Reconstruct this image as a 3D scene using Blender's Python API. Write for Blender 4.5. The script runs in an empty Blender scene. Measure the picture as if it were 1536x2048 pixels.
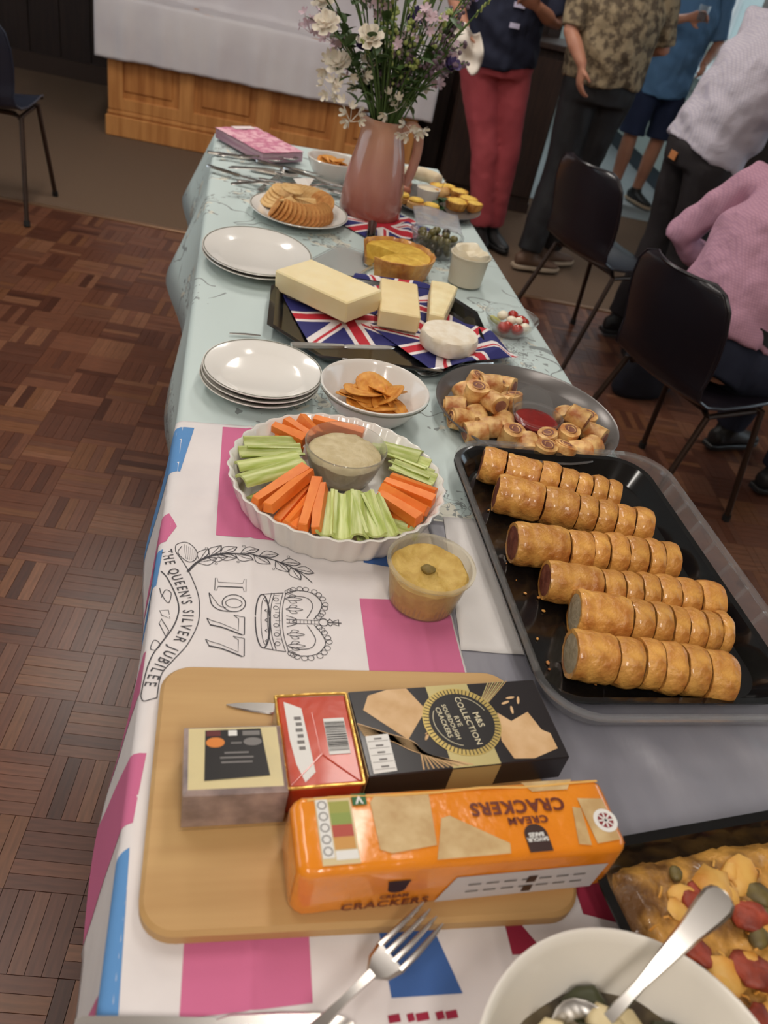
import bpy, bmesh, math, random
from mathutils import Vector, Matrix, Euler, noise
from math import sin, cos, pi, radians, sqrt
random.seed(7)
SC = bpy.context.scene
COL = SC.collection
# ------------------------------------------------------------------ camera
cam_d = bpy.data.cameras.new('camera'); cam = bpy.data.objects.new('camera', cam_d); COL.objects.link(cam)
RX = Vector((0.9737089438, -0.1294577230, 0.1874342304))      # image right in world
DN = Vector((0.0676937100, -0.6212038498, -0.7807197568))     # image down in world
FW = Vector((0.2175050675, 0.7728819282, -0.5961082709))      # view direction
CAMP = Vector((0, 0, 1.45))
cam.matrix_world = Matrix(((RX.x, -DN.x, -FW.x, 0), (RX.y, -DN.y, -FW.y, 0), (RX.z, -DN.z, -FW.z, 1.45), (0, 0, 0, 1)))
cam_d.sensor_fit = 'VERTICAL'; cam_d.sensor_height = 32.0; cam_d.lens = 1600.0 / 2048.0 * 32.0
cam_d.clip_start = 0.02; cam_d.clip_end = 100
SC.camera = cam
cam_d.dof.use_dof = True; cam_d.dof.focus_distance = 1.18; cam_d.dof.aperture_fstop = 5.0
def px(p):                     # where a point falls in the photograph: used for visibility tests and left-to-right labels only
    q = Vector(p) - CAMP; d = q.dot(FW)
    return 768 + 1600 * q.dot(RX) / d, 1024 + 1600 * q.dot(DN) / d
# ------------------------------------------------------------------ world, view
w = bpy.data.worlds.new('World'); SC.world = w; w.use_nodes = True
w.node_tree.nodes['Background'].inputs[0].default_value = (0.80, 0.90, 1.0, 1)
w.node_tree.nodes['Background'].inputs[1].default_value = 3.0
SC.view_settings.view_transform = 'Standard'; SC.view_settings.look = 'None'
SC.view_settings.gamma = 1.0; SC.view_settings.use_curve_mapping = False
SC.view_settings.exposure = -0.45
# ------------------------------------------------------------------ room frame (hall turned 7.6 degrees to the table)
RA = radians(-7.6); UX, UY = cos(RA), sin(RA)
def RM(u, v, z=0.0): return Vector((u * UX - v * UY, 3.98 + u * UY + v * UX, z))
CEIL = 2.9
LAMPS = [(-0.55, -0.4, 30), (0.9, -0.4, 30), (-0.55, -2.5, 15), (0.9, -2.5, 15), (-0.55, -5.0, 34), (0.9, -5.0, 34)]
def area(name, loc, rot, sx, sy, power, col):
    l = bpy.data.lights.new(name, 'AREA'); l.shape = 'RECTANGLE'; l.size = sx; l.size_y = sy; l.energy = power; l.color = col
    o = bpy.data.objects.new(name, l); COL.objects.link(o); o.location = loc; o.rotation_euler = rot
    return o
for k, (u, v, p) in enumerate(LAMPS):
    area('tube_light', RM(u, v, CEIL - 0.105), (0, 0, RA), 0.16, 1.15, p, (1.0, 0.935, 0.86))
area('kitchen_tube_light', RM(2.3, 3.0, 2.55), (0, 0, RA), 1.2, 0.16, 30, (0.93, 0.98, 1.0))
# ------------------------------------------------------------------ helpers
def lin(c):
    return tuple(((x / 255.0) / 12.92 if x / 255.0 <= 0.04045 else ((x / 255.0 + 0.055) / 1.055) ** 2.4) for x in c)
MATS = {}
def mat(name, rgb, rough=0.5, metal=0.0, rgb2=None, scale=20.0, detail=3.0, bump=0.0, bscale=None, trans=0.0, ior=1.45, sss=0.0, coat=0.0,
        ramp=(0.35, 0.65), stretch=None, attr=None, emit=0.0, alpha=1.0, sheen=0.0, coords='Object', spec=None, sssr=(1, .5, .3), rnd=0.0):
    if name in MATS: return MATS[name]
    m = bpy.data.materials.new(name); m.use_nodes = True; nt = m.node_tree; N = nt.nodes; L = nt.links
    b = N['Principled BSDF']; I = b.inputs
    I['Base Color'].default_value = (*lin(rgb), 1); I['Roughness'].default_value = rough; I['Metallic'].default_value = metal
    I['IOR'].default_value = ior; I['Transmission Weight'].default_value = trans; I['Coat Weight'].default_value = coat
    I['Coat Roughness'].default_value = 0.08
    if spec is not None: I['Specular IOR Level'].default_value = spec
    if sss: I['Subsurface Weight'].default_value = sss; I['Subsurface Radius'].default_value = sssr; I['Subsurface Scale'].default_value = 0.01
    if sheen: I['Sheen Weight'].default_value = sheen
    if emit: I['Emission Color'].default_value = (*lin(rgb), 1); I['Emission Strength'].default_value = emit
    if alpha < 1: I['Alpha'].default_value = alpha
    vec = None
    if rgb2 or bump:
        tc = N.new('ShaderNodeTexCoord'); vec = tc.outputs[coords]
        if stretch:
            mp = N.new('ShaderNodeMapping'); mp.inputs['Scale'].default_value = stretch; L.new(vec, mp.inputs[0]); vec = mp.outputs[0]
    col = None
    if attr:
        a = N.new('ShaderNodeAttribute'); a.attribute_name = attr; col = a.outputs['Color']
    if rgb2:
        n = N.new('ShaderNodeTexNoise'); n.inputs['Scale'].default_value = scale; n.inputs['Detail'].default_value = detail; L.new(vec, n.inputs['Vector'])
        r = N.new('ShaderNodeValToRGB'); r.color_ramp.elements[0].position = ramp[0]; r.color_ramp.elements[1].position = ramp[1]
        r.color_ramp.elements[0].color = (*lin(rgb), 1); r.color_ramp.elements[1].color = (*lin(rgb2), 1)
        L.new(n.outputs['Fac'], r.inputs[0])
        if col:
            mx = N.new('ShaderNodeMix'); mx.data_type = 'RGBA'; mx.blend_type = 'MULTIPLY'; mx.inputs[0].default_value = 1
            L.new(col, mx.inputs[6]); L.new(r.outputs[0], mx.inputs[7]); col = mx.outputs[2]
        else: col = r.outputs[0]
    if rnd:
        oi = N.new('ShaderNodeObjectInfo'); hs = N.new('ShaderNodeHueSaturation'); mr = N.new('ShaderNodeMapRange')
        mr.inputs['To Min'].default_value = 1 - rnd; mr.inputs['To Max'].default_value = 1 + rnd
        L.new(oi.outputs['Random'], mr.inputs['Value']); L.new(mr.outputs[0], hs.inputs['Value'])
        if col: L.new(col, hs.inputs['Color'])
        else: hs.inputs['Color'].default_value = (*lin(rgb), 1)
        col = hs.outputs[0]
    if col: L.new(col, I['Base Color'])
    if bump:
        n2 = N.new('ShaderNodeTexNoise'); n2.inputs['Scale'].default_value = bscale or scale; n2.inputs['Detail'].default_value = 4; L.new(vec, n2.inputs['Vector'])
        bp = N.new('ShaderNodeBump'); bp.inputs['Strength'].default_value = bump; bp.inputs['Distance'].default_value = 0.01
        L.new(n2.outputs['Fac'], bp.inputs['Height']); L.new(bp.outputs[0], I['Normal'])
    MATS[name] = m
    return m
def check_mat(name, rgb, rgb2, sx, amount=0.5, rough=0.85, rgb3=None):    # woven check cloth
    m = mat(name, rgb, rough); nt = m.node_tree; N = nt.nodes; L = nt.links
    tc = N.new('ShaderNodeTexCoord'); outs = []
    for ax in ('X', 'Z'):
        wv = N.new('ShaderNodeTexWave'); wv.bands_direction = ax; wv.inputs['Scale'].default_value = sx; wv.inputs['Distortion'].default_value = 1.2; wv.inputs['Detail Scale'].default_value = 0.6
        L.new(tc.outputs['Object'], wv.inputs[0]); outs.append(wv.outputs['Fac'])
    mx = N.new('ShaderNodeMath'); mx.operation = 'MAXIMUM'; L.new(outs[0], mx.inputs[0]); L.new(outs[1], mx.inputs[1])
    r = N.new('ShaderNodeValToRGB'); r.color_ramp.elements[0].position = 0.55; r.color_ramp.elements[1].position = 0.95
    r.color_ramp.elements[0].color = (*lin(rgb), 1); r.color_ramp.elements[1].color = (*lin(rgb2), 1)
    L.new(mx.outputs[0], r.inputs[0]); L.new(r.outputs[0], N['Principled BSDF'].inputs['Base Color'])
    n2 = N.new('ShaderNodeTexNoise'); n2.inputs['Scale'].default_value = 9; n2.inputs['Detail'].default_value = 3; L.new(tc.outputs['Object'], n2.inputs['Vector'])
    bp = N.new('ShaderNodeBump'); bp.inputs['Strength'].default_value = 0.6; bp.inputs['Distance'].default_value = 0.03
    L.new(n2.outputs['Fac'], bp.inputs['Height']); L.new(bp.outputs[0], N['Principled BSDF'].inputs['Normal'])
    return m
def tag(o, label=None, cat=None, group=None, kind=None):
    if label: o['label'] = label
    if cat: o['category'] = cat
    if group: o['group'] = group
    if kind: o['kind'] = kind
    return o
def thing(name, label, cat, loc=(0, 0, 0), rz=0.0, group=None, rot=None):
    o = bpy.data.objects.new(name, None); COL.objects.link(o); o.location = loc; o.empty_display_size = 0.05
    o.rotation_euler = rot if rot else (0, 0, rz)
    return tag(o, label, cat, group)
def link(name, me, parent=None, loc=None, rot=None):
    o = bpy.data.objects.new(name, me); COL.objects.link(o)
    if parent is not None: o.parent = parent
    if loc is not None: o.location = loc
    if rot is not None: o.rotation_euler = rot
    return o
def copy_tree(o, parent=None):
    c = o.copy(); COL.objects.link(c)
    if parent is not None: c.parent = parent
    for ch in list(o.children): copy_tree(ch, c)
    return c
def frame(t, up=Vector((0, 0, 1))):
    t = t.normalized()
    if abs(t.dot(up)) > 0.99: up = Vector((1, 0, 0))
    s = t.cross(up).normalized(); return s, s.cross(t)
def rrect(w, h, r, n=5):
    P = []
    for cx, cy, a0 in ((w / 2 - r, h / 2 - r, 0), (-w / 2 + r, h / 2 - r, 90), (-w / 2 + r, -h / 2 + r, 180), (w / 2 - r, -h / 2 + r, 270)):
        for k in range(n + 1):
            a = radians(a0 + 90 * k / n); P.append((cx + r * cos(a), cy + r * sin(a)))
    return P
def circle(r, n=32, ry=None): return [(r * cos(2 * pi * k / n), (ry or r) * sin(2 * pi * k / n)) for k in range(n)]
def inset(P, d):
    n = len(P); Q = []
    for i in range(n):
        a = Vector(P[i - 1]); b = Vector(P[i]); c = Vector(P[(i + 1) % n])
        e1 = (b - a); e2 = (c - b)
        if e1.length < 1e-9: e1 = e2
        if e2.length < 1e-9: e2 = e1
        n1 = Vector((-e1.y, e1.x)).normalized(); n2 = Vector((-e2.y, e2.x)).normalized()
        m = (n1 + n2); m = m / max(0.3, m.length ** 2) * 2 if m.length > 1e-6 else n1
        Q.append((b.x + m.x * d, b.y + m.y * d))
    return Q
class B:
    def __init__(s): s.V = []; s.F = []; s.I = []; s.M = Matrix()
    def at(s, loc=(0, 0, 0), rz=0, rx=0, ry=0, sc=None):
        s.M = Matrix.Translation(loc) @ Euler((rx, ry, rz)).to_matrix().to_4x4()
        if sc: s.M = s.M @ Matrix.Diagonal((*sc, 1))
        return s
    def add(s, V, F, mi=0):
        o = len(s.V); M = s.M
        s.V += [M @ Vector(v) for v in V]; s.F += [tuple(i + o for i in f) for f in F]; s.I += [mi] * len(F)
        return s
    def box(s, c, d, rz=0, mi=0, bev=0.0):
        if bev: return s.prism([(c[0] + x, c[1] + y) for x, y in (rot2(q, rz) for q in rrect(d[0], d[1], bev, 1))], c[2] - d[2] / 2, c[2] + d[2] / 2, bev, mi)
        x, y, z = d[0] / 2, d[1] / 2, d[2] / 2
        P = [(-x, -y), (x, -y), (x, y), (-x, y)]; P = [rot2(p, rz) for p in P]
        V = [(c[0] + p[0], c[1] + p[1], c[2] + zz) for zz in (-z, z) for p in P]
        return s.add(V, [(3, 2, 1, 0), (4, 5, 6, 7), (0, 1, 5, 4), (1, 2, 6, 5), (2, 3, 7, 6), (3, 0, 4, 7)], mi)
    def prism(s, P, z0, z1, bev=0.0, mi=0, mi_top=None):
        rings = [(P, z0), (P, z1)] if not bev else [(inset(P, bev), z0), (P, z0 + bev), (P, z1 - bev), (inset(P, bev), z1)]
        n = len(P); V = [(p[0], p[1], z) for R, z in rings for p in R]; F = []
        for k in range(len(rings) - 1):
            for i in range(n): j = (i + 1) % n; F.append((k * n + i, k * n + j, (k + 1) * n + j, (k + 1) * n + i))
        F.append(tuple(range(n - 1, -1, -1))); s.add(V, F, mi)
        o = len(s.V) - n; s.F.append(tuple(range(o, o + n))); s.I.append(mi if mi_top is None else mi_top)
        return s
    def poly(s, P, z, mi=0): return s.add([(p[0], p[1], z) for p in P], [tuple(range(len(P)))], mi)
    def tube(s, pts, r, seg=8, mi=0, flat=1.0, cap=True):
        pts = [Vector(p) for p in pts]; n = len(pts); V = []; F = []; prev = None
        for i, p in enumerate(pts):
            t = (pts[min(i + 1, n - 1)] - pts[max(i - 1, 0)])
            if prev is None: a, b = frame(t)
            else:
                t.normalize(); a = prev - t * prev.dot(t)
                a = a.normalized() if a.length > 1e-6 else frame(t)[0]
                b = a.cross(t)
            prev = a; rr = r[i] if isinstance(r, (list, tuple)) else r
            for k in range(seg):
                g = 2 * pi * k / seg; V.append(p + a * (rr * cos(g)) + b * (rr * flat * sin(g)))
        for i in range(n - 1):
            for k in range(seg):
                j = (k + 1) % seg; F.append((i * seg + k, i * seg + j, (i + 1) * seg + j, (i + 1) * seg + k))
        if cap: F.append(tuple(range(seg - 1, -1, -1))); F.append(tuple((n - 1) * seg + k for k in range(seg)))
        return s.add(V, F, mi)
    def lathe(s, prof, seg=32, mi=0, sx=1.0, sy=1.0, c=(0, 0, 0), fl=None):
        V = []; F = []; n = len(prof)
        for i, (r, z) in enumerate(prof):
            for k in range(seg):
                a = 2 * pi * k / seg; q = r * (1 + (fl[i] * cos(a * fl[-1]) if fl else 0))
                V.append((c[0] + q * sx * cos(a), c[1] + q * sy * sin(a), c[2] + z))
        for i in range(n - 1):
            for k in range(seg):
                j = (k + 1) % seg; F.append((i * seg + k, i * seg + j, (i + 1) * seg + j, (i + 1) * seg + k))
        if prof[0][0] > 1e-4: F.append(tuple(range(seg - 1, -1, -1)))
        if prof[-1][0] > 1e-4: F.append(tuple((n - 1) * seg + k for k in range(seg)))
        return s.add(V, F, mi)
    def ball(s, c, r, seg=12, rings=8, mi=0, nz=0.0, ns=30.0, seed=0.0):
        if not isinstance(r, (list, tuple)): r = (r, r, r)
        V = [(c[0], c[1], c[2] - r[2])]; F = []
        for i in range(1, rings):
            t = pi * i / rings
            for k in range(seg):
                a = 2 * pi * k / seg; V.append((c[0] + r[0] * sin(t) * cos(a), c[1] + r[1] * sin(t) * sin(a), c[2] - r[2] * cos(t)))
        V.append((c[0], c[1], c[2] + r[2])); m = len(V) - 1
        if nz: V = [Vector(c) + (Vector(v) - Vector(c)) * (1 + nz * noise.noise(Vector(v) * ns + Vector((seed, seed * 1.7, 3)))) for v in V]
        for k in range(seg): F.append((0, 1 + (k + 1) % seg, 1 + k))
        for i in range(rings - 2):
            for k in range(seg):
                j = (k + 1) % seg; F.append((1 + i * seg + k, 1 + i * seg + j, 1 + (i + 1) * seg + j, 1 + (i + 1) * seg + k))
        for k in range(seg): F.append((m, 1 + (rings - 2) * seg + k, 1 + (rings - 2) * seg + (k + 1) % seg))
        return s.add(V, F, mi)
    def ringtube(s, pts, rx, ry, side, seg=14, mi=0):        # closed elliptical tube, 'side' = direction of rx
        pts = [Vector(p) for p in pts]; n = len(pts); V = []; F = []
        for i, p in enumerate(pts):
            t = (pts[min(i + 1, n - 1)] - pts[max(i - 1, 0)]).normalized()
            sd = Vector(side[i] if isinstance(side, list) else side); sd = (sd - t * sd.dot(t)).normalized(); fw = t.cross(sd)
            for k in range(seg):
                g = 2 * pi * k / seg; V.append(p + sd * (rx[i] * cos(g)) + fw * (ry[i] * sin(g)))
        for i in range(n - 1):
            for k in range(seg):
                j = (k + 1) % seg; F.append((i * seg + k, i * seg + j, (i + 1) * seg + j, (i + 1) * seg + k))
        F.append(tuple(range(seg - 1, -1, -1))); F.append(tuple((n - 1) * seg + k for k in range(seg)))
        return s.add(V, F, mi)
    def grid(s, fn, nu, nv, mi=0, mfn=None):
        V = [fn(i / nu, j / nv) for j in range(nv + 1) for i in range(nu + 1)]
        F = [(j * (nu + 1) + i, j * (nu + 1) + i + 1, (j + 1) * (nu + 1) + i + 1, (j + 1) * (nu + 1) + i) for j in range(nv) for i in range(nu)]
        return s.add(V, F, mi)
    def mesh(s, name, mats, smooth=True, ang=38):
        me = bpy.data.meshes.new(name); me.from_pydata([tuple(v) for v in s.V], [], s.F)
        for m in (mats if isinstance(mats, (list, tuple)) else [mats]): me.materials.append(m)
        if any(s.I): me.polygons.foreach_set('material_index', s.I)
        if smooth:
            me.polygons.foreach_set('use_smooth', [True] * len(me.polygons))
            if ang: me.set_sharp_from_angle(angle=radians(ang))
        me.update(); return me
    def build(s, name, mats, parent=None, smooth=True, ang=38, loc=None, rot=None):
        return link(name, s.mesh(name, mats, smooth, ang), parent, loc, rot)
def rot2(p, a): return (p[0] * cos(a) - p[1] * sin(a), p[0] * sin(a) + p[1] * cos(a))
DG = bpy.context.evaluated_depsgraph_get
def bake(o):
    bpy.context.view_layer.update(); me = bpy.data.meshes.new_from_object(o.evaluated_get(DG())); old = o.data
    o.modifiers.clear(); o.data = me; bpy.data.meshes.remove(old); return o
def fuse(b, name, m, parent, voxel=0.01, it=6, thick=None):         # one continuous surface from overlapping volumes
    o = b.build(name, m, parent, True, None)
    r = o.modifiers.new('r', 'REMESH'); r.mode = 'VOXEL'; r.voxel_size = voxel; r.use_smooth_shade = True
    s = o.modifiers.new('s', 'SMOOTH'); s.iterations = it; s.factor = 0.5
    return bake(o)
def solid(o, t, off=-1.0):
    m = o.modifiers.new('t', 'SOLIDIFY'); m.thickness = t; m.offset = off; return bake(o)
TXT = {}
def text2d(string, size=1.0, bold=0.0, spacing=1.0, shear=0.0):     # flat letters as 2-D faces, centred on the origin
    c = bpy.data.curves.new('t', 'FONT'); c.body = string; c.size = size; c.align_x = 'CENTER'; c.align_y = 'CENTER'; c.offset = bold
    c.space_character = spacing; c.shear = shear; c.resolution_u = 3
    o = bpy.data.objects.new('t', c); COL.objects.link(o); bpy.context.view_layer.update()
    me = bpy.data.meshes.new_from_object(o.evaluated_get(DG()))
    V = [tuple(v.co) for v in me.vertices]; F = [tuple(p.vertices) for p in me.polygons]
    bpy.data.objects.remove(o); bpy.data.meshes.remove(me); bpy.data.curves.remove(c)
    return V, F
def put_text(b, string, size, fn, mi=0, bold=0.0, spacing=1.0, shear=0.0):
    V, F = text2d(string, size, bold, spacing, shear); b.add([fn(v[0], v[1]) for v in V], F, mi)
def stroke(P, w, closed=False):                                     # flat line of width w as quads in 2-D
    P = [Vector(p) for p in P]; n = len(P); V = []; F = []
    for i in range(n):
        if closed: t = P[(i + 1) % n] - P[i - 1]
        else: t = P[min(i + 1, n - 1)] - P[max(i - 1, 0)]
        t = t.normalized() if t.length > 1e-9 else Vector((1, 0)); q = Vector((-t.y, t.x)); ww = w[i] if isinstance(w, list) else w
        V += [tuple(P[i] + q * ww / 2), tuple(P[i] - q * ww / 2)]
    for i in range(n - (0 if closed else 1)): j = (i + 1) % n; F.append((2 * i, 2 * i + 1, 2 * j + 1, 2 * j))
    return V, F
def spline(P, n=8, closed=False):
    P = [Vector(p) for p in P]; out = []; m = len(P)
    for i in range(m if closed else m - 1):
        if closed: a, b, c, d = P[i - 1], P[i], P[(i + 1) % m], P[(i + 2) % m]
        else: a, b, c, d = P[max(i - 1, 0)], P[i], P[i + 1], P[min(i + 2, m - 1)]
        for k in range(n):
            t = k / n; out.append(0.5 * ((2 * b) + (c - a) * t + (2 * a - 5 * b + 4 * c - d) * t * t + (3 * b - a - 3 * c + d) * t ** 3))
    if not closed: out.append(P[-1])
    return out
ORD = ['first', 'second', 'third', 'fourth', 'fifth', 'sixth', 'seventh', 'eighth', 'ninth', 'tenth', 'eleventh', 'twelfth', 'thirteenth', 'fourteenth', 'fifteenth',
       'sixteenth', 'seventeenth', 'eighteenth', 'nineteenth', 'twentieth', 'twenty-first', 'twenty-second', 'twenty-third', 'twenty-fourth', 'twenty-fifth', 'twenty-sixth',
       'twenty-seventh', 'twenty-eighth', 'twenty-ninth', 'thirtieth', 'thirty-first', 'thirty-second', 'thirty-third', 'thirty-fourth', 'thirty-fifth', 'thirty-sixth']
def rj(a): return random.uniform(-a, a)
# ================================================================== THE ROOM
def room_box(b, u0, u1, v0, v1, z0, z1, mi=0):
    b.add([RM(u, v, z) for z in (z0, z1) for u, v in ((u0, v0), (u1, v0), (u1, v1), (u0, v1))],
          [(3, 2, 1, 0), (4, 5, 6, 7), (0, 1, 5, 4), (1, 2, 6, 5), (2, 3, 7, 6), (3, 0, 4, 7)], mi)
M_dark = mat('dark_panelling', (46, 32, 28), 0.6, rgb2=(34, 22, 20), scale=6, stretch=(8, 8, 0.6))
M_cream = mat('cream_paint', (214, 200, 176), 0.8)
M_ceil = mat('ceiling_paint', (224, 218, 208), 0.9)
M_floor = mat('parquet_ground', (70, 42, 31), 0.6)
M_carpet = mat('brown_carpet', (116, 92, 72), 0.95, rgb2=(94, 74, 58), scale=260, bump=0.35, bscale=420)
b = B(); room_box(b, -4.2, 5.0, -6.2, 0.0, -0.05, -0.006); floor = tag(b.build('floor', M_floor, None, False), kind='structure')
tones = [(106, 64, 46), (120, 76, 56), (92, 54, 40), (132, 88, 64), (80, 46, 34), (112, 72, 54), (124, 80, 54), (98, 60, 46)]
M_wood = [mat('parquet_wood_%s' % 'abcdefgh'[i], t, 0.33, rgb2=tuple(int(c * 0.84) for c in t), scale=14, stretch=(1, 9, 1), rnd=0.08) for i, t in enumerate(tones)]
TW = 0.135; SW = TW / 5
def strip_mesh(k):
    b = B(); hx, hy = (TW - 0.0005) / 2, (SW - 0.0005) / 2
    b.add([(-hx, -hy, -0.006), (hx, -hy, -0.006), (hx, hy, -0.006), (-hx, hy, -0.006), (-hx + 0.0003, -hy + 0.0003, 0), (hx - 0.0003, -hy + 0.0003, 0), (hx - 0.0003, hy - 0.0003, 0), (-hx + 0.0003, hy - 0.0003, 0)],
          [(4, 5, 6, 7), (0, 1, 5, 4), (1, 2, 6, 5), (2, 3, 7, 6), (3, 0, 4, 7)])
    return b.mesh('parquet_strip', M_wood[k], False)
strips = []
for i in range(-16, 26):
    for j in range(-31, 0):
        a = (i + j) % 2; base = random.choice((0, 0, 1, 1, 2, 3, 5, 6, 7))
        for k in range(5):
            t = random.choice((base, base, random.randrange(8))); off = (k - 2) * SW
            u = (i + 0.5) * TW + (0 if a else off); v = (j + 0.5) * TW + (off if a else 0) - 0.003
            strips.append((u, v, a, t, random.uniform(-0.0009, 0.0)))
def seen(u, v):
    p = RM(u, v, 0); q = p - CAMP
    if q.dot(FW) < 0.3 or (-0.06 < p.x < 0.9): return 1e9
    x, y = px(p)
    return q.length if -10 < x < 1546 and -10 < y < 2058 and x < 480 and not (x > 430) else 1e9
strips.sort(key=lambda s: seen(s[0], s[1]))
SM = [strip_mesh(k) for k in range(8)]
for u, v, a, t, dz in strips[:300]:
    p = RM(u, v, dz); link('parquet_strip', SM[t], floor, p, (0, 0, RA + (0 if a else pi / 2)))
b = B()
for u, v, a, t, dz in strips[300:]:
    p = RM(u, v, dz); b.at(p, RA + (0 if a else pi / 2)); hx, hy = (TW - 0.0005) / 2, (SW - 0.0005) / 2
    b.add([(-hx, -hy, -0.006), (hx, -hy, -0.006), (hx, hy, -0.006), (-hx, hy, -0.006), (-hx + 0.0003, -hy + 0.0003, 0), (hx - 0.0003, -hy + 0.0003, 0), (hx - 0.0003, hy - 0.0003, 0), (-hx + 0.0003, hy - 0.0003, 0)],
          [(4, 5, 6, 7), (0, 1, 5, 4), (1, 2, 6, 5), (2, 3, 7, 6), (3, 0, 4, 7)], t)
tag(b.build('parquet_strips', M_wood, floor, False), kind='stuff')
b = B(); room_box(b, -4.2, 5.0, 0.0, 3.2, -0.05, 0.0); tag(b.build('floor_carpet', M_carpet, None, False), kind='structure')
b = B(); b.at(RM(0.4, 0, 0), RA).prism([(x, y) for x, y in rrect(9.2, 0.03, 0.004, 1)], -0.002, 0.006, 0.002)
tag(b.build('trim_1', mat('threshold_strip', (150, 118, 92), 0.35, metal=0.6), None), kind='structure')
M_kfloor = mat('kitchen_vinyl', (152, 158, 160), 0.35, rgb2=(142, 150, 153), scale=8)
b = B(); room_box(b, 1.6, 4.2, 1.92, 5.0, 0.0, 0.004); tag(b.build('floor_kitchen', M_kfloor, None, False), kind='structure')
# far wall with the doorway to the kitchen
DU0, DU1 = 1.72, 3.02
b = B(); room_box(b, -0.75, DU0, 1.92, 2.02, 0, CEIL); room_box(b, DU1, 5.0, 1.92, 2.02, 0, CEIL); room_box(b, DU0, DU1, 1.92, 2.02, 2.15, CEIL)
room_box(b, -0.85, -0.75, 1.92, 2.75, 0, CEIL); room_box(b, -4.2, -0.75, 2.7, 2.8, 0, CEIL)
wall_far = tag(b.build('wall_far', M_dark, None, False), kind='structure')
for k in range(16):                                   # boards of the dark alcove panelling
    b = B(); room_box(b, -4.2 + k * 0.216, -4.2 + k * 0.216 + 0.208, 2.682, 2.7, 0.12, CEIL); b.build('panel_board', M_dark, wall_far, False)
b = B(); room_box(b, -4.2, -0.85, 2.66, 2.7, 0, 0.12); tag(b.build('baseboard_far', mat('dark_skirting', (58, 44, 38), 0.5), None, False), kind='structure')
M_frame = mat('door_frame_paint', (150, 146, 142), 0.5)
b = B(); room_box(b, DU1 - 0.03, DU1 + 0.09, 1.86, 2.06, 0.004, 2.2); tag(b.build('trim_2', M_frame, None, False), kind='structure')
b = B(); room_box(b, DU0 - 0.06, DU0 + 0.02, 1.88, 2.06, 0.004, 2.2); tag(b.build('trim_3', M_dark, None, False), kind='structure')
b = B(); LW = (-3.2, 1.6, .95, 2.3)
room_box(b, -4.3, -4.2, -6.2, LW[0], 0, CEIL); room_box(b, -4.3, -4.2, LW[1], 2.8, 0, CEIL); room_box(b, -4.3, -4.2, LW[0], LW[1], 0, LW[2]); room_box(b, -4.3, -4.2, LW[0], LW[1], LW[3], CEIL)
tag(b.build('wall_left', M_cream, None, False), kind='structure')
b = B()
for k in range(5): v = LW[0] + 1.2 * k; room_box(b, -4.28, -4.22, v - .03, v + .03, LW[2], LW[3])
for z in (LW[2] + .03, LW[3] - .03): room_box(b, -4.27, -4.23, LW[0], LW[1], z - .03, z + .03)
win3 = tag(b.build('window_3', mat('white_frame', (225, 225, 222), 0.4), None, False), kind='structure')
M_pane = mat('window_glass', (240, 248, 250), 0.0, trans=1.0, ior=1.01)
for k in range(4): b = B(); v = LW[0] + 1.2 * k; room_box(b, -4.253, -4.247, v + .03, v + 1.17, LW[2] + .06, LW[3] - .06); b.build('pane', M_pane, win3, False)
b = B(); room_box(b, -4.2, 5.0, -6.3, -6.2, 0, CEIL); tag(b.build('wall_near', M_cream, None, False), kind='structure')
b = B()
WV0, WV1, WZ0, WZ1 = -3.4, 0.9, 0.95, 2.3
room_box(b, 5.0, 5.1, -6.2, WV0, 0, CEIL); room_box(b, 5.0, 5.1, WV1, 2.0, 0, CEIL); room_box(b, 5.0, 5.1, WV0, WV1, 0, WZ0); room_box(b, 5.0, 5.1, WV0, WV1, WZ1, CEIL)
tag(b.build('wall_right', M_cream, None, False), kind='structure')
b = B()
for k in range(5):
    v = WV0 + (WV1 - WV0) * k / 4; room_box(b, 5.02, 5.08, v - 0.03, v + 0.03, WZ0, WZ1)
for z in (WZ0 + .03, WZ1 - .03): room_box(b, 5.03, 5.07, WV0, WV1, z - 0.03, z + 0.03)
win = tag(b.build('window_1', mat('white_frame', (225, 225, 222), 0.4), None, False), kind='structure')
M_pane = mat('window_glass', (240, 248, 250), 0.0, trans=1.0, ior=1.01)
for k in range(4):
    b = B(); v = WV0 + (WV1 - WV0) * k / 4; room_box(b, 5.047, 5.053, v + .03, v + (WV1 - WV0) / 4 - .03, WZ0 + .06, WZ1 - .06); b.build('pane', M_pane, win, False)
b = B(); room_box(b, -4.3, 5.1, -6.3, 5.1, CEIL, CEIL + 0.1); tag(b.build('ceiling', M_ceil, None, False), kind='structure')
for k, (u, v, p) in enumerate(LAMPS):
    side = 'left' if u < 0 else 'right'; row = ('far', 'middle', 'near')[k // 2]
    t = thing('ceiling_light', 'white ceiling tube light, %s row, %s side of the hall' % (row, side), 'light', RM(u, v, CEIL), RA, 'ceiling tube lights')
    b = B(); b.box((0, 0, -0.03), (0.22, 1.3, 0.06), 0, 0, 0.008); b.build('housing', mat('lamp_housing', (230, 230, 228), 0.4), t)
    b = B()
    for sx in (-.045, .045): b.tube([(sx, -0.58, -0.08), (sx, 0.58, -0.08)], 0.013, 10)
    b.build('tube', mat('lamp_tube', (255, 244, 226), 0.4, emit=2.0), t)
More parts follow.
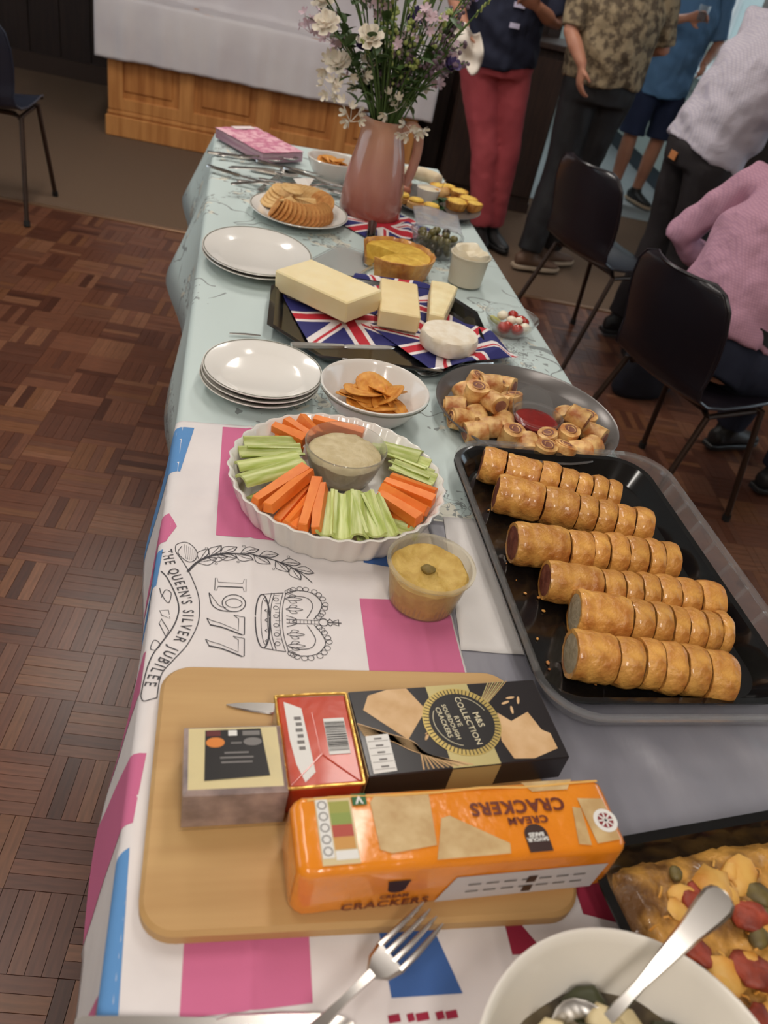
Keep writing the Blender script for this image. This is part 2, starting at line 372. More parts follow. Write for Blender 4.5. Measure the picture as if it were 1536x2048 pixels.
# kitchen shell
M_kwall = mat('kitchen_wall', (178, 186, 182), 0.7)
b = B(); room_box(b, 1.5, 4.3, 4.9, 5.0, 0, CEIL); room_box(b, 1.5, 1.6, 2.02, 4.9, 0, CEIL); tag(b.build('wall_kitchen', M_kwall, None, False), kind='structure')
b = B(); KW = (2.4, 4.2, 1.05, 2.1)
room_box(b, 3.6, 3.7, 2.02, KW[0], 0, CEIL); room_box(b, 3.6, 3.7, KW[1], 4.9, 0, CEIL); room_box(b, 3.6, 3.7, KW[0], KW[1], 0, KW[2]); room_box(b, 3.6, 3.7, KW[0], KW[1], KW[3], CEIL)
tag(b.build('wall_kitchen_right', M_kwall, None, False), kind='structure')
b = B()
for v in (KW[0], (KW[0] + KW[1]) / 2, KW[1]): room_box(b, 3.62, 3.68, v - .025, v + .025, KW[2], KW[3])
for z in (KW[2], KW[3]): room_box(b, 3.62, 3.68, KW[0], KW[1], z - .025, z + .025)
win2 = tag(b.build('window_2', MATS['white_frame'], None, False), kind='structure')
for k in range(2):
    b = B(); v = KW[0] + .9 * k; room_box(b, 3.647, 3.653, v + .025, v + .875, KW[2] + .025, KW[3] - .025); b.build('pane', M_pane, win2, False)
M_unit = mat('pale_unit', (174, 184, 180), 0.45); M_plinth = mat('unit_plinth', (44, 54, 66), 0.5); M_wtop = mat('white_worktop', (222, 228, 230), 0.3)
for k in range(4):
    v0 = 2.06 + k * 0.62
    t = thing('kitchen_unit', 'pale green kitchen base unit with dark plinth, %s from the doorway' % ORD[k], 'cabinet', RM(3.0, v0 + .31, 0.004), RA, 'kitchen base units')
    b = B(); b.box((.33, 0, .5), (.54, .61, .72)); b.build('body', M_unit, t, False)
    b = B(); b.box((.30, 0, .07), (.44, .61, .14)); b.build('plinth', M_plinth, t, False)
    b = B(); b.box((.05, 0, .5), (.02, .59, .70), 0, 0, .004); d = b.build('door', M_unit, t)
    b = B(); b.tube([(.035, -.2, .76), (.015, -.2, .76), (.015, -.08, .76), (.035, -.08, .76)], .005, 6); b.build('handle', mat('steel', (190, 190, 192), .25, 1.0), d)
b = B(); room_box(b, 2.97, 3.6, 2.04, 4.56, .866, .9); tag(b.build('kitchen_worktop', M_wtop, None, False), 'white kitchen worktop along the units beyond the doorway', 'worktop')
t = thing('dish_rack', 'white wire dish rack with plates on the kitchen worktop', 'dish rack', RM(3.3, 2.9, .9), RA)
b = B()
for k in range(7): b.tube([(-.12, -.18 + k * .06, .004), (-.12, -.18 + k * .06, .11), (.12, -.18 + k * .06, .11), (.12, -.18 + k * .06, .004)], .003, 5)
for x in (-.12, .12): b.tube([(x, -.19, .006), (x, .19, .006)], .004, 5)
b.build('wire_frame', mat('white_wire', (225, 228, 230), .4), t)
# dark serving cupboard left of the doorway
t = thing('dark_cupboard', 'dark brown wooden cupboard against the wall beside the kitchen doorway', 'cupboard', RM(1.45, 1.69, 0), RA)
M_dk = mat('dark_oak', (62, 44, 36), .5, rgb2=(46, 32, 27), scale=8, stretch=(8, 8, .7))
b = B(); b.box((0, .02, .50), (.62, .40, .88)); b.build('body', M_dk, t, False)
b = B(); b.box((0, 0, .965), (.68, .45, .035), 0, 0, .006); b.build('top', M_dk, t)
b = B(); b.box((0, .02, .03), (.64, .41, .06)); b.build('plinth', M_dk, t, False)
for sx in (-.155, .155):
    b = B(); b.box((sx, -.19, .5), (.29, .02, .8), 0, 0, .005); d = b.build('door', M_dk, t)
    b = B(); b.ball((sx * .25, -.212, .55), .014, 8, 6); b.build('knob', mat('brass', (150, 110, 60), .35, .9), d)
# oak panelled counter under the white cloth
M_oak = mat('oak_panel', (196, 132, 74), .42, rgb2=(168, 106, 56), scale=5, stretch=(6, 6, .5), bump=.05)
M_oak2 = mat('oak_frame', (206, 144, 84), .42, rgb2=(182, 120, 66), scale=5, stretch=(6, 6, .5), bump=.05)
CU0, CU1, CV = -.94, .93, 1.43
t = thing('panelled_counter', 'honey oak panelled counter standing under a white cloth at the far wall', 'counter', RM(0, CV, 0), RA)
b = B(); b.box(((CU0 + CU1) / 2, .25, .40), (CU1 - CU0 - .02, .46, .68)); b.build('carcass', M_oak, t, False)
b = B(); b.box(((CU0 + CU1) / 2, .24, .06), (CU1 - CU0 + .03, .52, .12), 0, 0, .006); b.build('plinth', M_oak2, t)
b = B(); b.box(((CU0 + CU1) / 2, .24, .135), (CU1 - CU0 + .012, .495, .03), 0, 0, .008); b.build('plinth_moulding', M_oak2, t)
b = B(); b.box(((CU0 + CU1) / 2, .24, .735), (CU1 - CU0 + .06, .54, .035), 0, 0, .006); b.build('top', M_oak2, t)
np_ = 4; pw = (CU1 - CU0) / np_
for k in range(np_ + 1):
    b = B(); b.box((min(max(CU0 + k * pw, CU0 + .045), CU1 - .045), .008, .435), (.09, .03, .57), 0, 0, .005); b.build('stile', M_oak2, t)
for k in range(np_):
    c = CU0 + (k + .5) * pw
    b = B(); b.box((c, .010, .185), (pw - .07, .026, .07), 0, 0, .005); b.build('rail', M_oak2, t)
    b = B(); b.box((c, .010, .69), (pw - .07, .026, .06), 0, 0, .005); b.build('rail', M_oak2, t)
    b = B(); b.box((c, .022, .44), (pw - .09, .02, .46)); b.box((c, .014, .44), (pw - .17, .02, .37), 0, 0, .008); b.build('panel', M_oak, t)
# white cloth over the counter, hanging unevenly
M_wcloth = mat('white_paper_cloth', (214, 208, 210), .75, rgb2=(205, 198, 202), scale=4, bump=.25, bscale=5)
b = B(); b.box(((CU0 + CU1) / 2, .37, .96), (CU1 - CU0 - .04, .20, .41)); b.build('riser', M_oak, t, False)
def fcloth(s, tt):
    u = CU0 - .06 + (CU1 - CU0 + .14) * s; L = tt * 1.225 - .30
    rip = .012 * sin(u * 17) + .008 * sin(u * 41 + 1)
    if L < .16: v = CV + .475 - max(0, min(.22, L + .30)); z = 1.175 - max(0, L + .08) * 1.66 - .004; v = v if L < -.08 else CV + .255 - .01 * sin(u * 23) - .012
    elif L < .56: v = CV + .56 - L - .155 * (1 - (L - .16) / .40); z = .756 + .002 * sin(u * 30 + v * 20)
    else:
        d = L - .56; v = CV - .035 - abs(rip) * min(1, d * 6) - .01 * (1 - math.exp(-d * 30)); z = .756 - d * .86 + .02 * (u - .2) * d
    if u > CU1 + .03 or u < CU0 - .03: z -= 0.0
    p = RM(u, v, z + .004 * noise.noise(Vector((u * 5, L * 7, 0)))); return p
b = B(); b.grid(fcloth, 90, 68); o = b.build('counter_cloth', M_wcloth, None, True, None); solid(o, .0015, 1)
tag(o, 'creased white paper cloth hanging over the oak counter', 'tablecloth')
# ================================================================== TABLES AND CLOTHS
T = 0.74                                     # level on which the things stand
XL, XR, YF, YM = -.044, .722, 2.95, .87
M_ttop = mat('table_laminate', (170, 140, 105), .5); M_steel = mat('steel', (190, 190, 192), .25, 1.0); M_tleg = mat('table_leg_paint', (70, 68, 66), .45, .6)
for nm, y0, y1, lab in (('trestle_table', YM, YF - .004, 'long folding table under the pale blue floral cloth'), ('trestle_table', -.95, YM - .003, 'folding table under the white sheet and printed tea towel')):
    t = thing(nm, lab, 'table', ((XL + XR) / 2, (y0 + y1) / 2, 0)); hw, hl = (XR - XL) / 2 - .003, (y1 - y0) / 2
    b = B(); b.box((0, 0, .7165), (hw * 2, hl * 2, .033), 0, 0, .004); b.build('table_top', M_ttop, t)
    b = B()
    for s in (-1, 1): b.box((0, s * (hl - .1), .685), (hw * 1.8, .03, .03))
    for s in (-1, 1): b.box((s * (hw - .06), 0, .685), (.025, hl * 1.8, .03))
    b.build('apron', M_tleg, t, False)
    for sx in (-1, 1):
        for sy in (-1, 1):
            b = B(); b.tube([(sx * (hw - .07), sy * (hl - .1), .69), (sx * (hw - .05), sy * (hl - .07), 0.001)], .014, 10); b.build('leg', M_tleg, t)
def fold(d, r, flare):                        # d = length of cloth past the edge -> (outward, down)
    A = pi / 2 - flare; a = min(d / r, A); o, dn = r * sin(a), r * (1 - cos(a))
    if d > r * A: q = d - r * A; o += q * sin(flare); dn += q * cos(flare)
    return o, dn
# ---- pale blue floral cloth
def blue_mat():
    m = mat('blue_floral_cloth', (176, 200, 202), .55); nt = m.node_tree; N = nt.nodes; L = nt.links
    tc = N.new('ShaderNodeTexCoord')
    def nz(scale, detail, dist=0.0, off=0):
        mp = N.new('ShaderNodeMapping'); mp.inputs['Location'].default_value = (off, off * .7, 0); L.new(tc.outputs['Object'], mp.inputs[0])
        n = N.new('ShaderNodeTexNoise'); n.inputs['Scale'].default_value = scale; n.inputs['Detail'].default_value = detail; n.inputs['Distortion'].default_value = dist; L.new(mp.outputs[0], n.inputs['Vector']); return n.outputs['Fac']
    def op(k, a, bb):
        n = N.new('ShaderNodeMath'); n.operation = k
        for i, x in enumerate((a, bb)):
            if isinstance(x, (int, float)): n.inputs[i].default_value = x
            elif x is not None: L.new(x, n.inputs[i])
        return n.outputs[0]
    line = op('LESS_THAN', op('ABSOLUTE', op('SUBTRACT', nz(42, 2, .8), .5), None), .022)
    patch = op('GREATER_THAN', nz(6.5, 1.5, .3, 3), .60); twig = op('LESS_THAN', op('ABSOLUTE', op('SUBTRACT', nz(7, 1, .6, 8), .5), None), .008)
    twm = op('GREATER_THAN', nz(4, 1, 0, 12), .52)
    dots = op('MULTIPLY', op('GREATER_THAN', nz(60, 1, 0, 5), .64), op('GREATER_THAN', nz(6.5, 1.5, .3, 3), .54))
    ink = op('MAXIMUM', op('MAXIMUM', op('MULTIPLY', line, patch), op('MULTIPLY', twig, twm)), dots)
    fl = op('MULTIPLY', op('GREATER_THAN', nz(20, 1, .5, 20), .55), op('GREATER_THAN', nz(6.5, 1.5, .3, 3), .585))
    m1 = N.new('ShaderNodeMix'); m1.data_type = 'RGBA'; m1.inputs[6].default_value = (*lin((194, 208, 206)), 1); m1.inputs[7].default_value = (*lin((214, 212, 198)), 1); L.new(fl, m1.inputs[0])
    m2 = N.new('ShaderNodeMix'); m2.data_type = 'RGBA'; L.new(m1.outputs[2], m2.inputs[6]); m2.inputs[7].default_value = (*lin((124, 130, 130)), 1); L.new(op('MULTIPLY', ink, .85), m2.inputs[0])
    L.new(m2.outputs[2], N['Principled BSDF'].inputs['Base Color']); return m
M_blue = blue_mat()
def blue_pt(s, t, z0=.7355):
    x, y, z = s, t, z0; dl = XL - s; dr = s - XR; df = t - YF
    if dl > 0:
        fl = .10 + .09 * sin(t * 9) + (.22 if t > 2.2 else .22 * max(0, (t - 1.6) / .6)); fl = .02 + (max(.02, fl) - .02) * max(0, min(1, (t - 1.14) / .15)); o, dn = fold(dl, .012, fl); x = XL - o; z -= dn
    if dr > 0: o, dn = fold(dr, .012, .08 + .07 * sin(t * 11)); x = XR + o; z -= dn
    if df > 0: o, dn = fold(df, .012, .08 + .06 * sin(s * 15)); y = YF + o; z = min(z, z0 - dn)
    elif dl <= 0 and dr <= 0: z += .0006 * noise.noise(Vector((s * 9, t * 9, 1)))
    return (x, y, z)
def lerp_list(vals, f):
    k = f * (len(vals) - 1); i = min(int(k), len(vals) - 2); return vals[i] + (vals[i + 1] - vals[i]) * (k - i)
SS0 = [XL - .26, XL - .19, XL - .12, XL - .06, XL - .03, XL - .02, XL - .012, XL - .005, XL] + [XL + (XR - XL) * k / 24 for k in range(1, 24)] + [XR, XR + .006, XR + .013, XR + .02, XR + .03, XR + .09, XR + .16, XR + .22]
SS = SS0
TT = [.865 + (YF - .865) * k / 70 for k in range(71)] + [YF + .006, YF + .013, YF + .02, YF + .03, YF + .09, YF + .16, YF + .22]
b = B(); b.add([blue_pt(s, t) for t in TT for s in SS], [(j * len(SS) + i, j * len(SS) + i + 1, (j + 1) * len(SS) + i + 1, (j + 1) * len(SS) + i) for j in range(len(TT) - 1) for i in range(len(SS) - 1)])
o = b.build('floral_tablecloth', M_blue, None, True, None); solid(o, .0008, 1)
tag(o, 'pale blue tablecloth with grey floral sprigs over the far table', 'tablecloth')
# ---- white sheet over the near table
M_sheet = mat('white_sheet', (142, 141, 149), .36, rgb2=(122, 121, 130), scale=5, bump=.5, bscale=7, stretch=(1.6, .5, 1))
def sheet_pt(s, t):
    z = .7362; x = s
    if s < XL: o, dn = fold(XL - s, .012, .05); x = XL - o + .002; z -= dn
    elif s > XR: o, dn = fold(s - XR, .012, .06 + .05 * sin(t * 9)); x = XR + o; z -= dn
    else:
        z += .0008 * noise.noise(Vector((s * 11 + t * 4, t * 2.5, 4)))
        mk = max(0, min(1, (s - .415) / .03)) * max(0, min(1, (.545 - t) / .03)) * max(0, min(1, (t - .43) / .03)); z += mk * (.0055 * max(0, sin(s * 46 + t * 30)) ** 2 + .003 * max(0, noise.noise(Vector((s * 30, t * 12, 9)))))
    return (x, t, z)
SS = SS0[:9] + [XL + (XR - XL) * k / 110 for k in range(1, 110)] + SS0[32:]
TT2 = [-.95 + (.912 + .95) * k / 150 for k in range(151)]
b = B(); b.add([sheet_pt(s, t) for t in TT2 for s in SS], [(j * len(SS) + i, j * len(SS) + i + 1, (j + 1) * len(SS) + i + 1, (j + 1) * len(SS) + i) for j in range(len(TT2) - 1) for i in range(len(SS) - 1)])
o = b.build('white_sheet', M_sheet, None, True, None); solid(o, .0006, 1); tag(o, 'greyish white plastic sheet covering the near table', 'tablecloth')
# ---- folded white napkin cloth beside the tray
b = B()
def wn(s, t): return (.322 + .088 * s + .03 * t * (1 - .2 * s), .652 + .27 * t - .005 * s, .7381 + .0006 * sin(s * 9 + t * 4))
b.grid(wn, 14, 20); o = b.build('white_cloth_napkin', mat('white_linen', (212, 208, 206), .85, bump=.2, bscale=30), None, True, None); solid(o, .0008, 1)
tag(o, 'plain white cloth strip between the printed tea towel and the black tray', 'cloth')
# ---- printed commemorative tea towel
M_linen = mat('tea_towel_linen', (226, 220, 219), .9, rgb2=(218, 212, 212), scale=12, bump=.25, bscale=9)
M_pink = mat('towel_pink', (202, 108, 146), .9, bump=.2, bscale=9); M_tblue = mat('towel_blue', (92, 142, 196), .9, bump=.2, bscale=9); M_ink = mat('towel_ink', (74, 72, 76), .9); M_red = mat('towel_red', (150, 36, 62), .9)
M_navy = mat('towel_dark_blue', (62, 98, 160), .9)
TWX0, TWX1, TWY0, TWY1 = XL - .20, .322, -.02, 1.125
def tw(s, t, lift=0.0):
    z = .7384; x = s
    wr = .0011 * sin(7 * t + 3 * s) * sin(9 * s) + .0007 * sin(46 * s + 2 * sin(5 * t)) * .4
    for c, wd, am in ((.062, .004, .0016), (.28, .005, .0012)): wr += am * math.exp(-((s - c) / wd) ** 2)
    for c in (.93, .693, .40): wr += .0012 * math.exp(-((t - c - .03 * s) / .005) ** 2)
    if s < XL:
        fl = .09 + .05 * sin(t * 13 + 1) + .30 * max(0, (.62 - t)) + .05
        o, dn = fold(XL - s, .013, max(.03, fl)); x = XL - o; z -= dn; nx, nz_ = -cos(min((XL - s) / .013, 1.4)) * 0 - sin(min((XL - s) / .013, 1.4)), cos(min((XL - s) / .013, 1.4))
        return (x + nx * (lift + wr), t, z + nz_ * (lift + wr))
    return (x, t, z + wr + lift + .0006)
TS = [TWX0 + (XL - .03 - TWX0) * k / 8 for k in range(8)] + [XL - .03 + .03 * k / 10 for k in range(10)] + [XL + (TWX1 - XL) * k / 90 for k in range(91)]
TTY = [TWY0 + (TWY1 - TWY0) * k / 200 for k in range(201)]
b = B(); n = len(TS); b.add([tw(s, t) for t in TTY for s in TS], [(j * n + i, j * n + i + 1, (j + 1) * n + i + 1, (j + 1) * n + i) for j in range(200) for i in range(n - 1)])
towel = b.build('printed_tea_towel', M_linen, None, True, None); tag(towel, 'white printed tea towel with a crown, 1977 and pink and blue blocks', 'tea towel')
def twquad(name, Q, m, n=16, lift=.0005):
    b = B()
    def fn(u, v):
        x = (Q[0][0] * (1 - u) + Q[1][0] * u) * (1 - v) + (Q[3][0] * (1 - u) + Q[2][0] * u) * v
        y = (Q[0][1] * (1 - u) + Q[1][1] * u) * (1 - v) + (Q[3][1] * (1 - u) + Q[2][1] * u) * v
        return tw(x, y, lift)
    b.grid(fn, n, n * 2); return b.build(name, m, towel, True, None)
X0 = TWX0 + .002
twquad('printed_block', [(.016, .845), (.19, .835), (.19, 1.118), (.018, 1.116)], M_pink, 60)
twquad('printed_block', [(.200, .50), (.3185, .50), (.320, .739), (.202, .735)], M_pink, 50)
twquad('printed_block', [(.007, .257), (.112, .262), (.112, .50), (.007, .50)], M_pink, 40)
twquad('printed_block', [(.168, .40), (.20, .40), (.240, .262), (.178, .262)], M_navy, 30)
twquad('printed_block', [(.215, .805), (.31, .79), (.31, .82), (.22, .83)], M_navy, 30)
twquad('printed_block', [(X0, .99), (-.040, .985), (-.026, 1.106), (X0, 1.106)], M_tblue, 30)
twquad('printed_block', [(X0, .845), (-.048, .826), (-.036, .858), (-.048, .886)], M_pink, 30)
twquad('printed_block', [(X0, .74), (-.053, .745), (-.050, .812), (X0, .82)], M_tblue, 30)
twquad('printed_block', [(X0, .40), (-.046, .425), (-.041, .50), (X0, .53)], M_pink, 30)
twquad('printed_block', [(-.060, .20), (-.036, .20), (-.046, .40), (-.064, .39)], M_tblue, 30)
twquad('printed_block', [(X0, .2), (-.072, .2), (-.068, .285), (X0, .30)], M_pink, 30)
twquad('printed_block', [(X0, .575), (-.058, .58), (-.056, .64), (X0, .64)], M_pink, 30)
pb = B()
def ink(P, w=.0011, closed=False, sp=0):
    if sp: P = spline(P, sp, closed)
    V, F = stroke(P, w, closed); pb.add([tw(v[0], v[1], .0007) for v in V], F)
RIBR = [(-.034, .806), (-.017, .774), (-.003, .734), (.001, .706), (0, .678), (-.01, .646), (-.024, .622), (-.035, .601), (-.037, .569)]
RIBL = [(-.049, .769), (-.039, .752), (-.027, .722), (-.023, .698), (-.028, .672), (-.039, .647), (-.047, .629), (-.052, .606), (-.055, .576)]
ink(RIBR, .0012, False, 8); ink(RIBL, .0016, False, 8); ink([RIBL[-1], (-.05, .566), RIBR[-1]], .0012, False, 4)
ink([(-.034, .806), (-.034, .82), (-.021, .826), (-.008, .811), (-.008, .794), (-.016, .788), (-.026, .796), (-.031, .806), (-.027, .818)], .001, False, 8)
for k in range(6): ink([(-.024 + .0028 * k, .822 - .002 * k), (-.022 + .0026 * k, .805 - .0016 * k), (-.02 + .0022 * k, .793 - .0005 * k)], .0004, False, 4)
ink([(-.048, .738), (-.045, .726), (-.036, .712), (-.034, .729), (-.041, .734), (-.045, .721)], .001, False, 6)
ink([(-.045, .699), (-.035, .70), (-.032, .686), (-.042, .69)], .001, True); ink([(-.044, .678), (-.035, .658), (-.032, .667), (-.042, .685)], .001, True)
ink([(-.047, .652), (-.040, .645), (-.044, .637), (-.050, .64)], .001, True, 5)
STEM = spline([(-.017, .769), (-.006, .788), (.008, .80), (.023, .807), (.049, .809), (.077, .806), (.105, .795), (.124, .782), (.141, .762)], 8)
ink(STEM, [.0036 * (1 - .7 * i / (len(STEM) - 1)) for i in range(len(STEM))])
for k in range(7):
    for sd in (-1, 1):
        i = int(8 + k * 7.4 + (2 if sd > 0 else 0)); i = min(i, len(STEM) - 3); p = STEM[i]; d = (STEM[i + 2] - STEM[i]).normalized(); nn = Vector((-d.y, d.x)) * sd
        tip = p + d * .024 + nn * .012; c1 = p + d * .007 + nn * .0135; c2 = p + d * .017 + nn * .0035
        ink([p, c1, tip], .001, False, 6); ink([p, c2, tip], .0014, False, 6); ink([p, p.lerp(tip, .55) + nn * .001, tip], .0006, False, 4)
        for q in (.35, .5, .65): a = p.lerp(tip, q); ink([a, a + nn * .003 + d * .003], .0005)
        if k % 2: ink([tuple(p + d * .004 + nn * .016 + Vector((.0018 * cos(a), .0018 * sin(a)))) for a in [2 * pi * j / 8 for j in range(8)]], .0006, True)
ink(STEM[-4:] + [Vector((.142, .760))], .001)
# 1977 : outlined numerals, read from the left side of the table
def dg(x, y): return (.018 + y * .0385, .762 - x * .0335)
def dink(P, w=.0008, closed=False, sp=0):
    if sp: P = spline(P, sp, closed)
    ink([dg(p[0], p[1]) for p in P], w, closed)
dink([(.05, .0), (.72, .0), (.72, .06), (.50, .10), (.50, .90), (.72, .94), (.72, 1), (.05, 1), (.05, .94), (.27, .90), (.27, .10), (.05, .06)], .0008, True); dink([(.50, .1), (.50, .9)], .0016)
def ell(cx, cy, rx, ry, n=22): return [(cx + rx * cos(2 * pi * k / n), cy + ry * sin(2 * pi * k / n)) for k in range(n)]
dink(ell(1.35, .62, .44, .37), .0012, True); dink(ell(1.35, .62, .23, .26), .0009, True)
dink([(1.79, .58), (1.74, .2), (1.5, -.05), (1.1, -.14), (.86, -.17)], .0014, False, 6); dink([(1.62, .38), (1.5, .16), (1.2, .0), (.86, -.17)], .0008, False, 6)
for ox in (1.98, 2.98):
    dink([(ox + .02, .62), (ox + .10, .96), (ox + .92, .96), (ox + .94, .88), (ox + .62, .30), (ox + .52, -.08), (ox + .2, -.2)], .0012, False, 0)
    dink([(ox + .02, .62), (ox + .18, .78), (ox + .74, .78), (ox + .40, .22), (ox + .30, -.05), (ox + .2, -.2)], .0008, False, 0); dink([(ox + .94, .9), (ox + .62, .30), (ox + .5, -.1)], .0018, False, 5)
# crown, top pointing to the middle of the table
def cr(x, y): return (.068 + y * .090, .690 - x * .056)
def cink(P, w=.0009, closed=False, sp=0):
    if sp: P = spline(P, sp, closed)
    ink([cr(p[0], p[1]) for p in P], w, closed)
cink(ell(0, .10, .80, .10, 28), .0016, True); cink(ell(0, .13, .70, .055, 28), .0008, True)
cink([(-.80, .10), (-.84, .22), (-.88, .40)], .001); cink([(.80, .10), (.84, .22), (.88, .40)], .001)
for y0 in (.21, .25, .37, .41): cink([(-.86, y0 + .02), (-.45, y0 - .03 + .0), (0, y0 - .045), (.45, y0 - .03), (.86, y0 + .02)], .0009, False, 5)
for x in (-.66, -.4, -.13, .13, .4, .66): cink(ell(x, .30 - .02 * (1 - x * x), .055, .035, 8), .0009, True); cink([(x - .13, .27), (x - .13, .34)], .0006)
for x in (-.6, -.3, 0, .3, .6): cink([(x - .04, .155), (x, .13), (x + .04, .155)], .0012)
for s in (-1, 1):
    cink([(s * .86, .42), (s * .98, .58), (s * .92, .80), (s * .62, .93), (s * .3, .88), (s * .08, .80)], .001, False, 6)
    cink([(s * .74, .44), (s * .80, .58), (s * .74, .74), (s * .52, .80), (s * .3, .76), (s * .1, .70)], .001, False, 6)
    for k in range(13):
        q = spline([(s * .92, .46), (s * 1.04, .60), (s * .97, .84), (s * .62, .98), (s * .3, .93), (s * .10, .84)], 6); i = min(int(k * 2.4), len(q) - 1); cink(ell(q[i].x, q[i].y, .07, .042, 9), .0008, True)
    for cx in (.42, .78):
        c = s * cx * .9; cink([(c, .42), (c - .05, .52), (c, .66), (c + .05, .52)], .0009, True, 4); cink([(c - .02, .46), (c - .13, .50), (c - .11, .58), (c - .05, .54)], .0008, False, 4); cink([(c + .02, .46), (c + .13, .50), (c + .11, .58), (c + .05, .54)], .0008, False, 4)
for x in (-.05, .05): cink([(x, .42), (x, .86)], .0009)
for k in range(8): cink([(-.04, .46 + k * .05), (.04, .46 + k * .05)], .0007)
cink([(-.16, .42), (-.06, .56), (0, .5), (.06, .56), (.16, .42)], .001, False, 4)
cink(ell(0, .93, .10, .065, 12), .0012, True); cink([(-.03, .99), (-.10, 1.02), (-.03, 1.06), (-.09, 1.14), (.09, 1.14), (.03, 1.06), (.10, 1.02), (.03, .99)], .0013, True); cink([(0, 1.0), (0, 1.18)], .0013)
# lettering on the ribbon
TP = spline([(-.0465, .811), (-.0375, .776), (-.022, .738), (-.0125, .698), (-.0165, .662), (-.0285, .634), (-.040, .610), (-.047, .584)], 24)
cum = [0]
for i in range(1, len(TP)): cum.append(cum[-1] + (TP[i] - TP[i - 1]).length)
msg = "THE QUEEN'S SILVER JUBILEE"; wd = {'I': .5, "'": .4, ' ': .6, 'Q': 1.15, 'H': 1.05, 'J': .75, 'L': .85, 'E': .9, 'S': .9}
tot = sum(wd.get(c, 1) for c in msg); pos = 0
for c in msg:
    ww = wd.get(c, 1); d = (pos + ww / 2) / tot * cum[-1]; pos += ww
    if c == ' ': continue
    i = max(k for k in range(len(cum)) if cum[k] <= d); i = min(i, len(TP) - 2); p = TP[i].lerp(TP[i + 1], (d - cum[i]) / max(1e-6, cum[i + 1] - cum[i])); tg = (TP[i + 1] - TP[i]).normalized(); up = Vector((-tg.y, tg.x))
    V, F = text2d(c, .0185, .0002); F2 = []
    pb.add([tw(p.x + tg.x * v[0] * .72 + up.x * v[1], p.y + tg.y * v[0] * .72 + up.y * v[1], .0007) for v in V], F)
pb.build('printed_emblem', M_ink, towel, True, None)
pb = B()
for k, (x, w_) in enumerate(((.178, .010), (.192, .006), (.202, .011), (.217, .007), (.227, .010))): ink([(x - w_ / 2, .246), (x + w_ / 2, .247)], .006)
pb.build('printed_mark', M_red, towel, True, None)
solid(towel, .0005, -1)
# ---- corner of a second, red and blue cloth under the board and bowl
b = B()
def rc(u, v):
    x = .292 + .145 * u; y = .225 + .13 * v; return (x, y, .7402 + .0006 * sin(u * 7 + v * 5))
b.grid(rc, 16, 16); rcl = b.build('printed_cloth_corner', M_linen, None, True, None); tag(rcl, 'corner of a white cloth with a crimson print between board and white bowl', 'cloth')
for Q in (((.55, 1), (.55, .75), (1, .6), (1, 1)), ((0, .72), (0, .5), (.22, .5), (.1, .72))):
    b = B(); b.add([rc(u, v)[:2] + (rc(u, v)[2] + .0006,) for u, v in Q], [(0, 1, 2, 3)]); b.build('printed_block', M_red, rcl, False)
solid(rcl, .0005, -1)
# ================================================================== TABLEWARE
M_china = mat('white_china', (232, 228, 222), .14, coat=.3); M_line = mat('grey_rim_line', (120, 120, 108), .3)
M_clear = mat('clear_plastic', (244, 246, 246), .05, trans=.96, ior=1.12, alpha=.55); M_glass = mat('clear_bowl', (238, 240, 238), .04, trans=.9, ior=1.2, alpha=.7)
M_black = mat('black_plastic', (14, 14, 15), .16, coat=.5)
def plate(label, loc, rx, ry, group, n=64):
    t = thing('dinner_plate', label, 'plate', loc, 0, group); k = ry / rx
    b = B(); b.lathe([(r * rx, z) for r, z in ((0, .003), (.52, .003), (.53, 0), (.58, 0), (.60, .004), (.97, .021), (1, .0235), (.995, .025), (.97, .0245), (.72, .012), (.64, .0075), (0, .0065))], n, 0, 1, k); b.build('dish', M_china, t)
    b = B(); P = [(rx * .965, .02475), (rx * .982, .0251), (rx * .982, .0254), (rx * .965, .0250)]
    b.lathe(P + [P[0]], n, 0, 1, k); b.F = [f for f in b.F if len(f) == 4]; b.I = [0] * len(b.F); b.build('rim_line', M_line, t)
    return t
for k, w_ in enumerate(('lower', 'upper')): plate('large white oval plate with grey rim line, %s of the two stacked by cracker plate' % w_, (.077, 1.826, T + .0005 + k * .0085), .125, .148, 'stacked oval plates')
for k, w_ in enumerate(('bottom', 'middle', 'top')): plate('small white plate with grey rim line, %s of the stack beside the crisp bowl' % w_, (.077 + .002 * k, 1.250 + .002 * k, T + .0005 + k * .008), .1035, .1045, 'stacked small plates')
plate('white plate with grey rim line holding a fan of round crackers', (.190, 2.188, T + .0005), .132, .140, None)
# crackers in three fans
M_crk = mat('cracker_gold', (206, 150, 84), .7, rgb2=(178, 114, 56), scale=60, bump=.2, rnd=.12); M_crk2 = mat('cracker_pale', (222, 186, 128), .7, rgb2=(206, 160, 98), scale=60, bump=.2)
def cracker_mesh(m):
    b = B(); P = [(.031 * (1 + .02 * cos(18 * a)) * cos(a), .031 * (1 + .02 * cos(18 * a)) * sin(a)) for a in [2 * pi * i / 36 for i in range(36)]]; b.prism(P, -.002, .002, .0012); return b.mesh('round_cracker', m)
CM, CM2 = cracker_mesh(M_crk), cracker_mesh(M_crk2); cr_list = []
for i in range(15):                                # front fan
    f = i / 14; a = radians(205 + 125 * f); p = (.190 + .072 * cos(a), 2.186 + .078 * sin(a), T + .033); cr_list.append((p, (radians(58), 0, radians(205 + 125 * f + 62)), CM, 'front fan'))
for i in range(11):                                # back fan
    f = i / 10; a = radians(100 - 95 * f); p = (.198 + .062 * cos(a), 2.205 + .066 * sin(a), T + .034); cr_list.append((p, (radians(60), 0, radians(100 - 95 * f - 60)), CM2 if i < 7 else CM, 'back fan'))
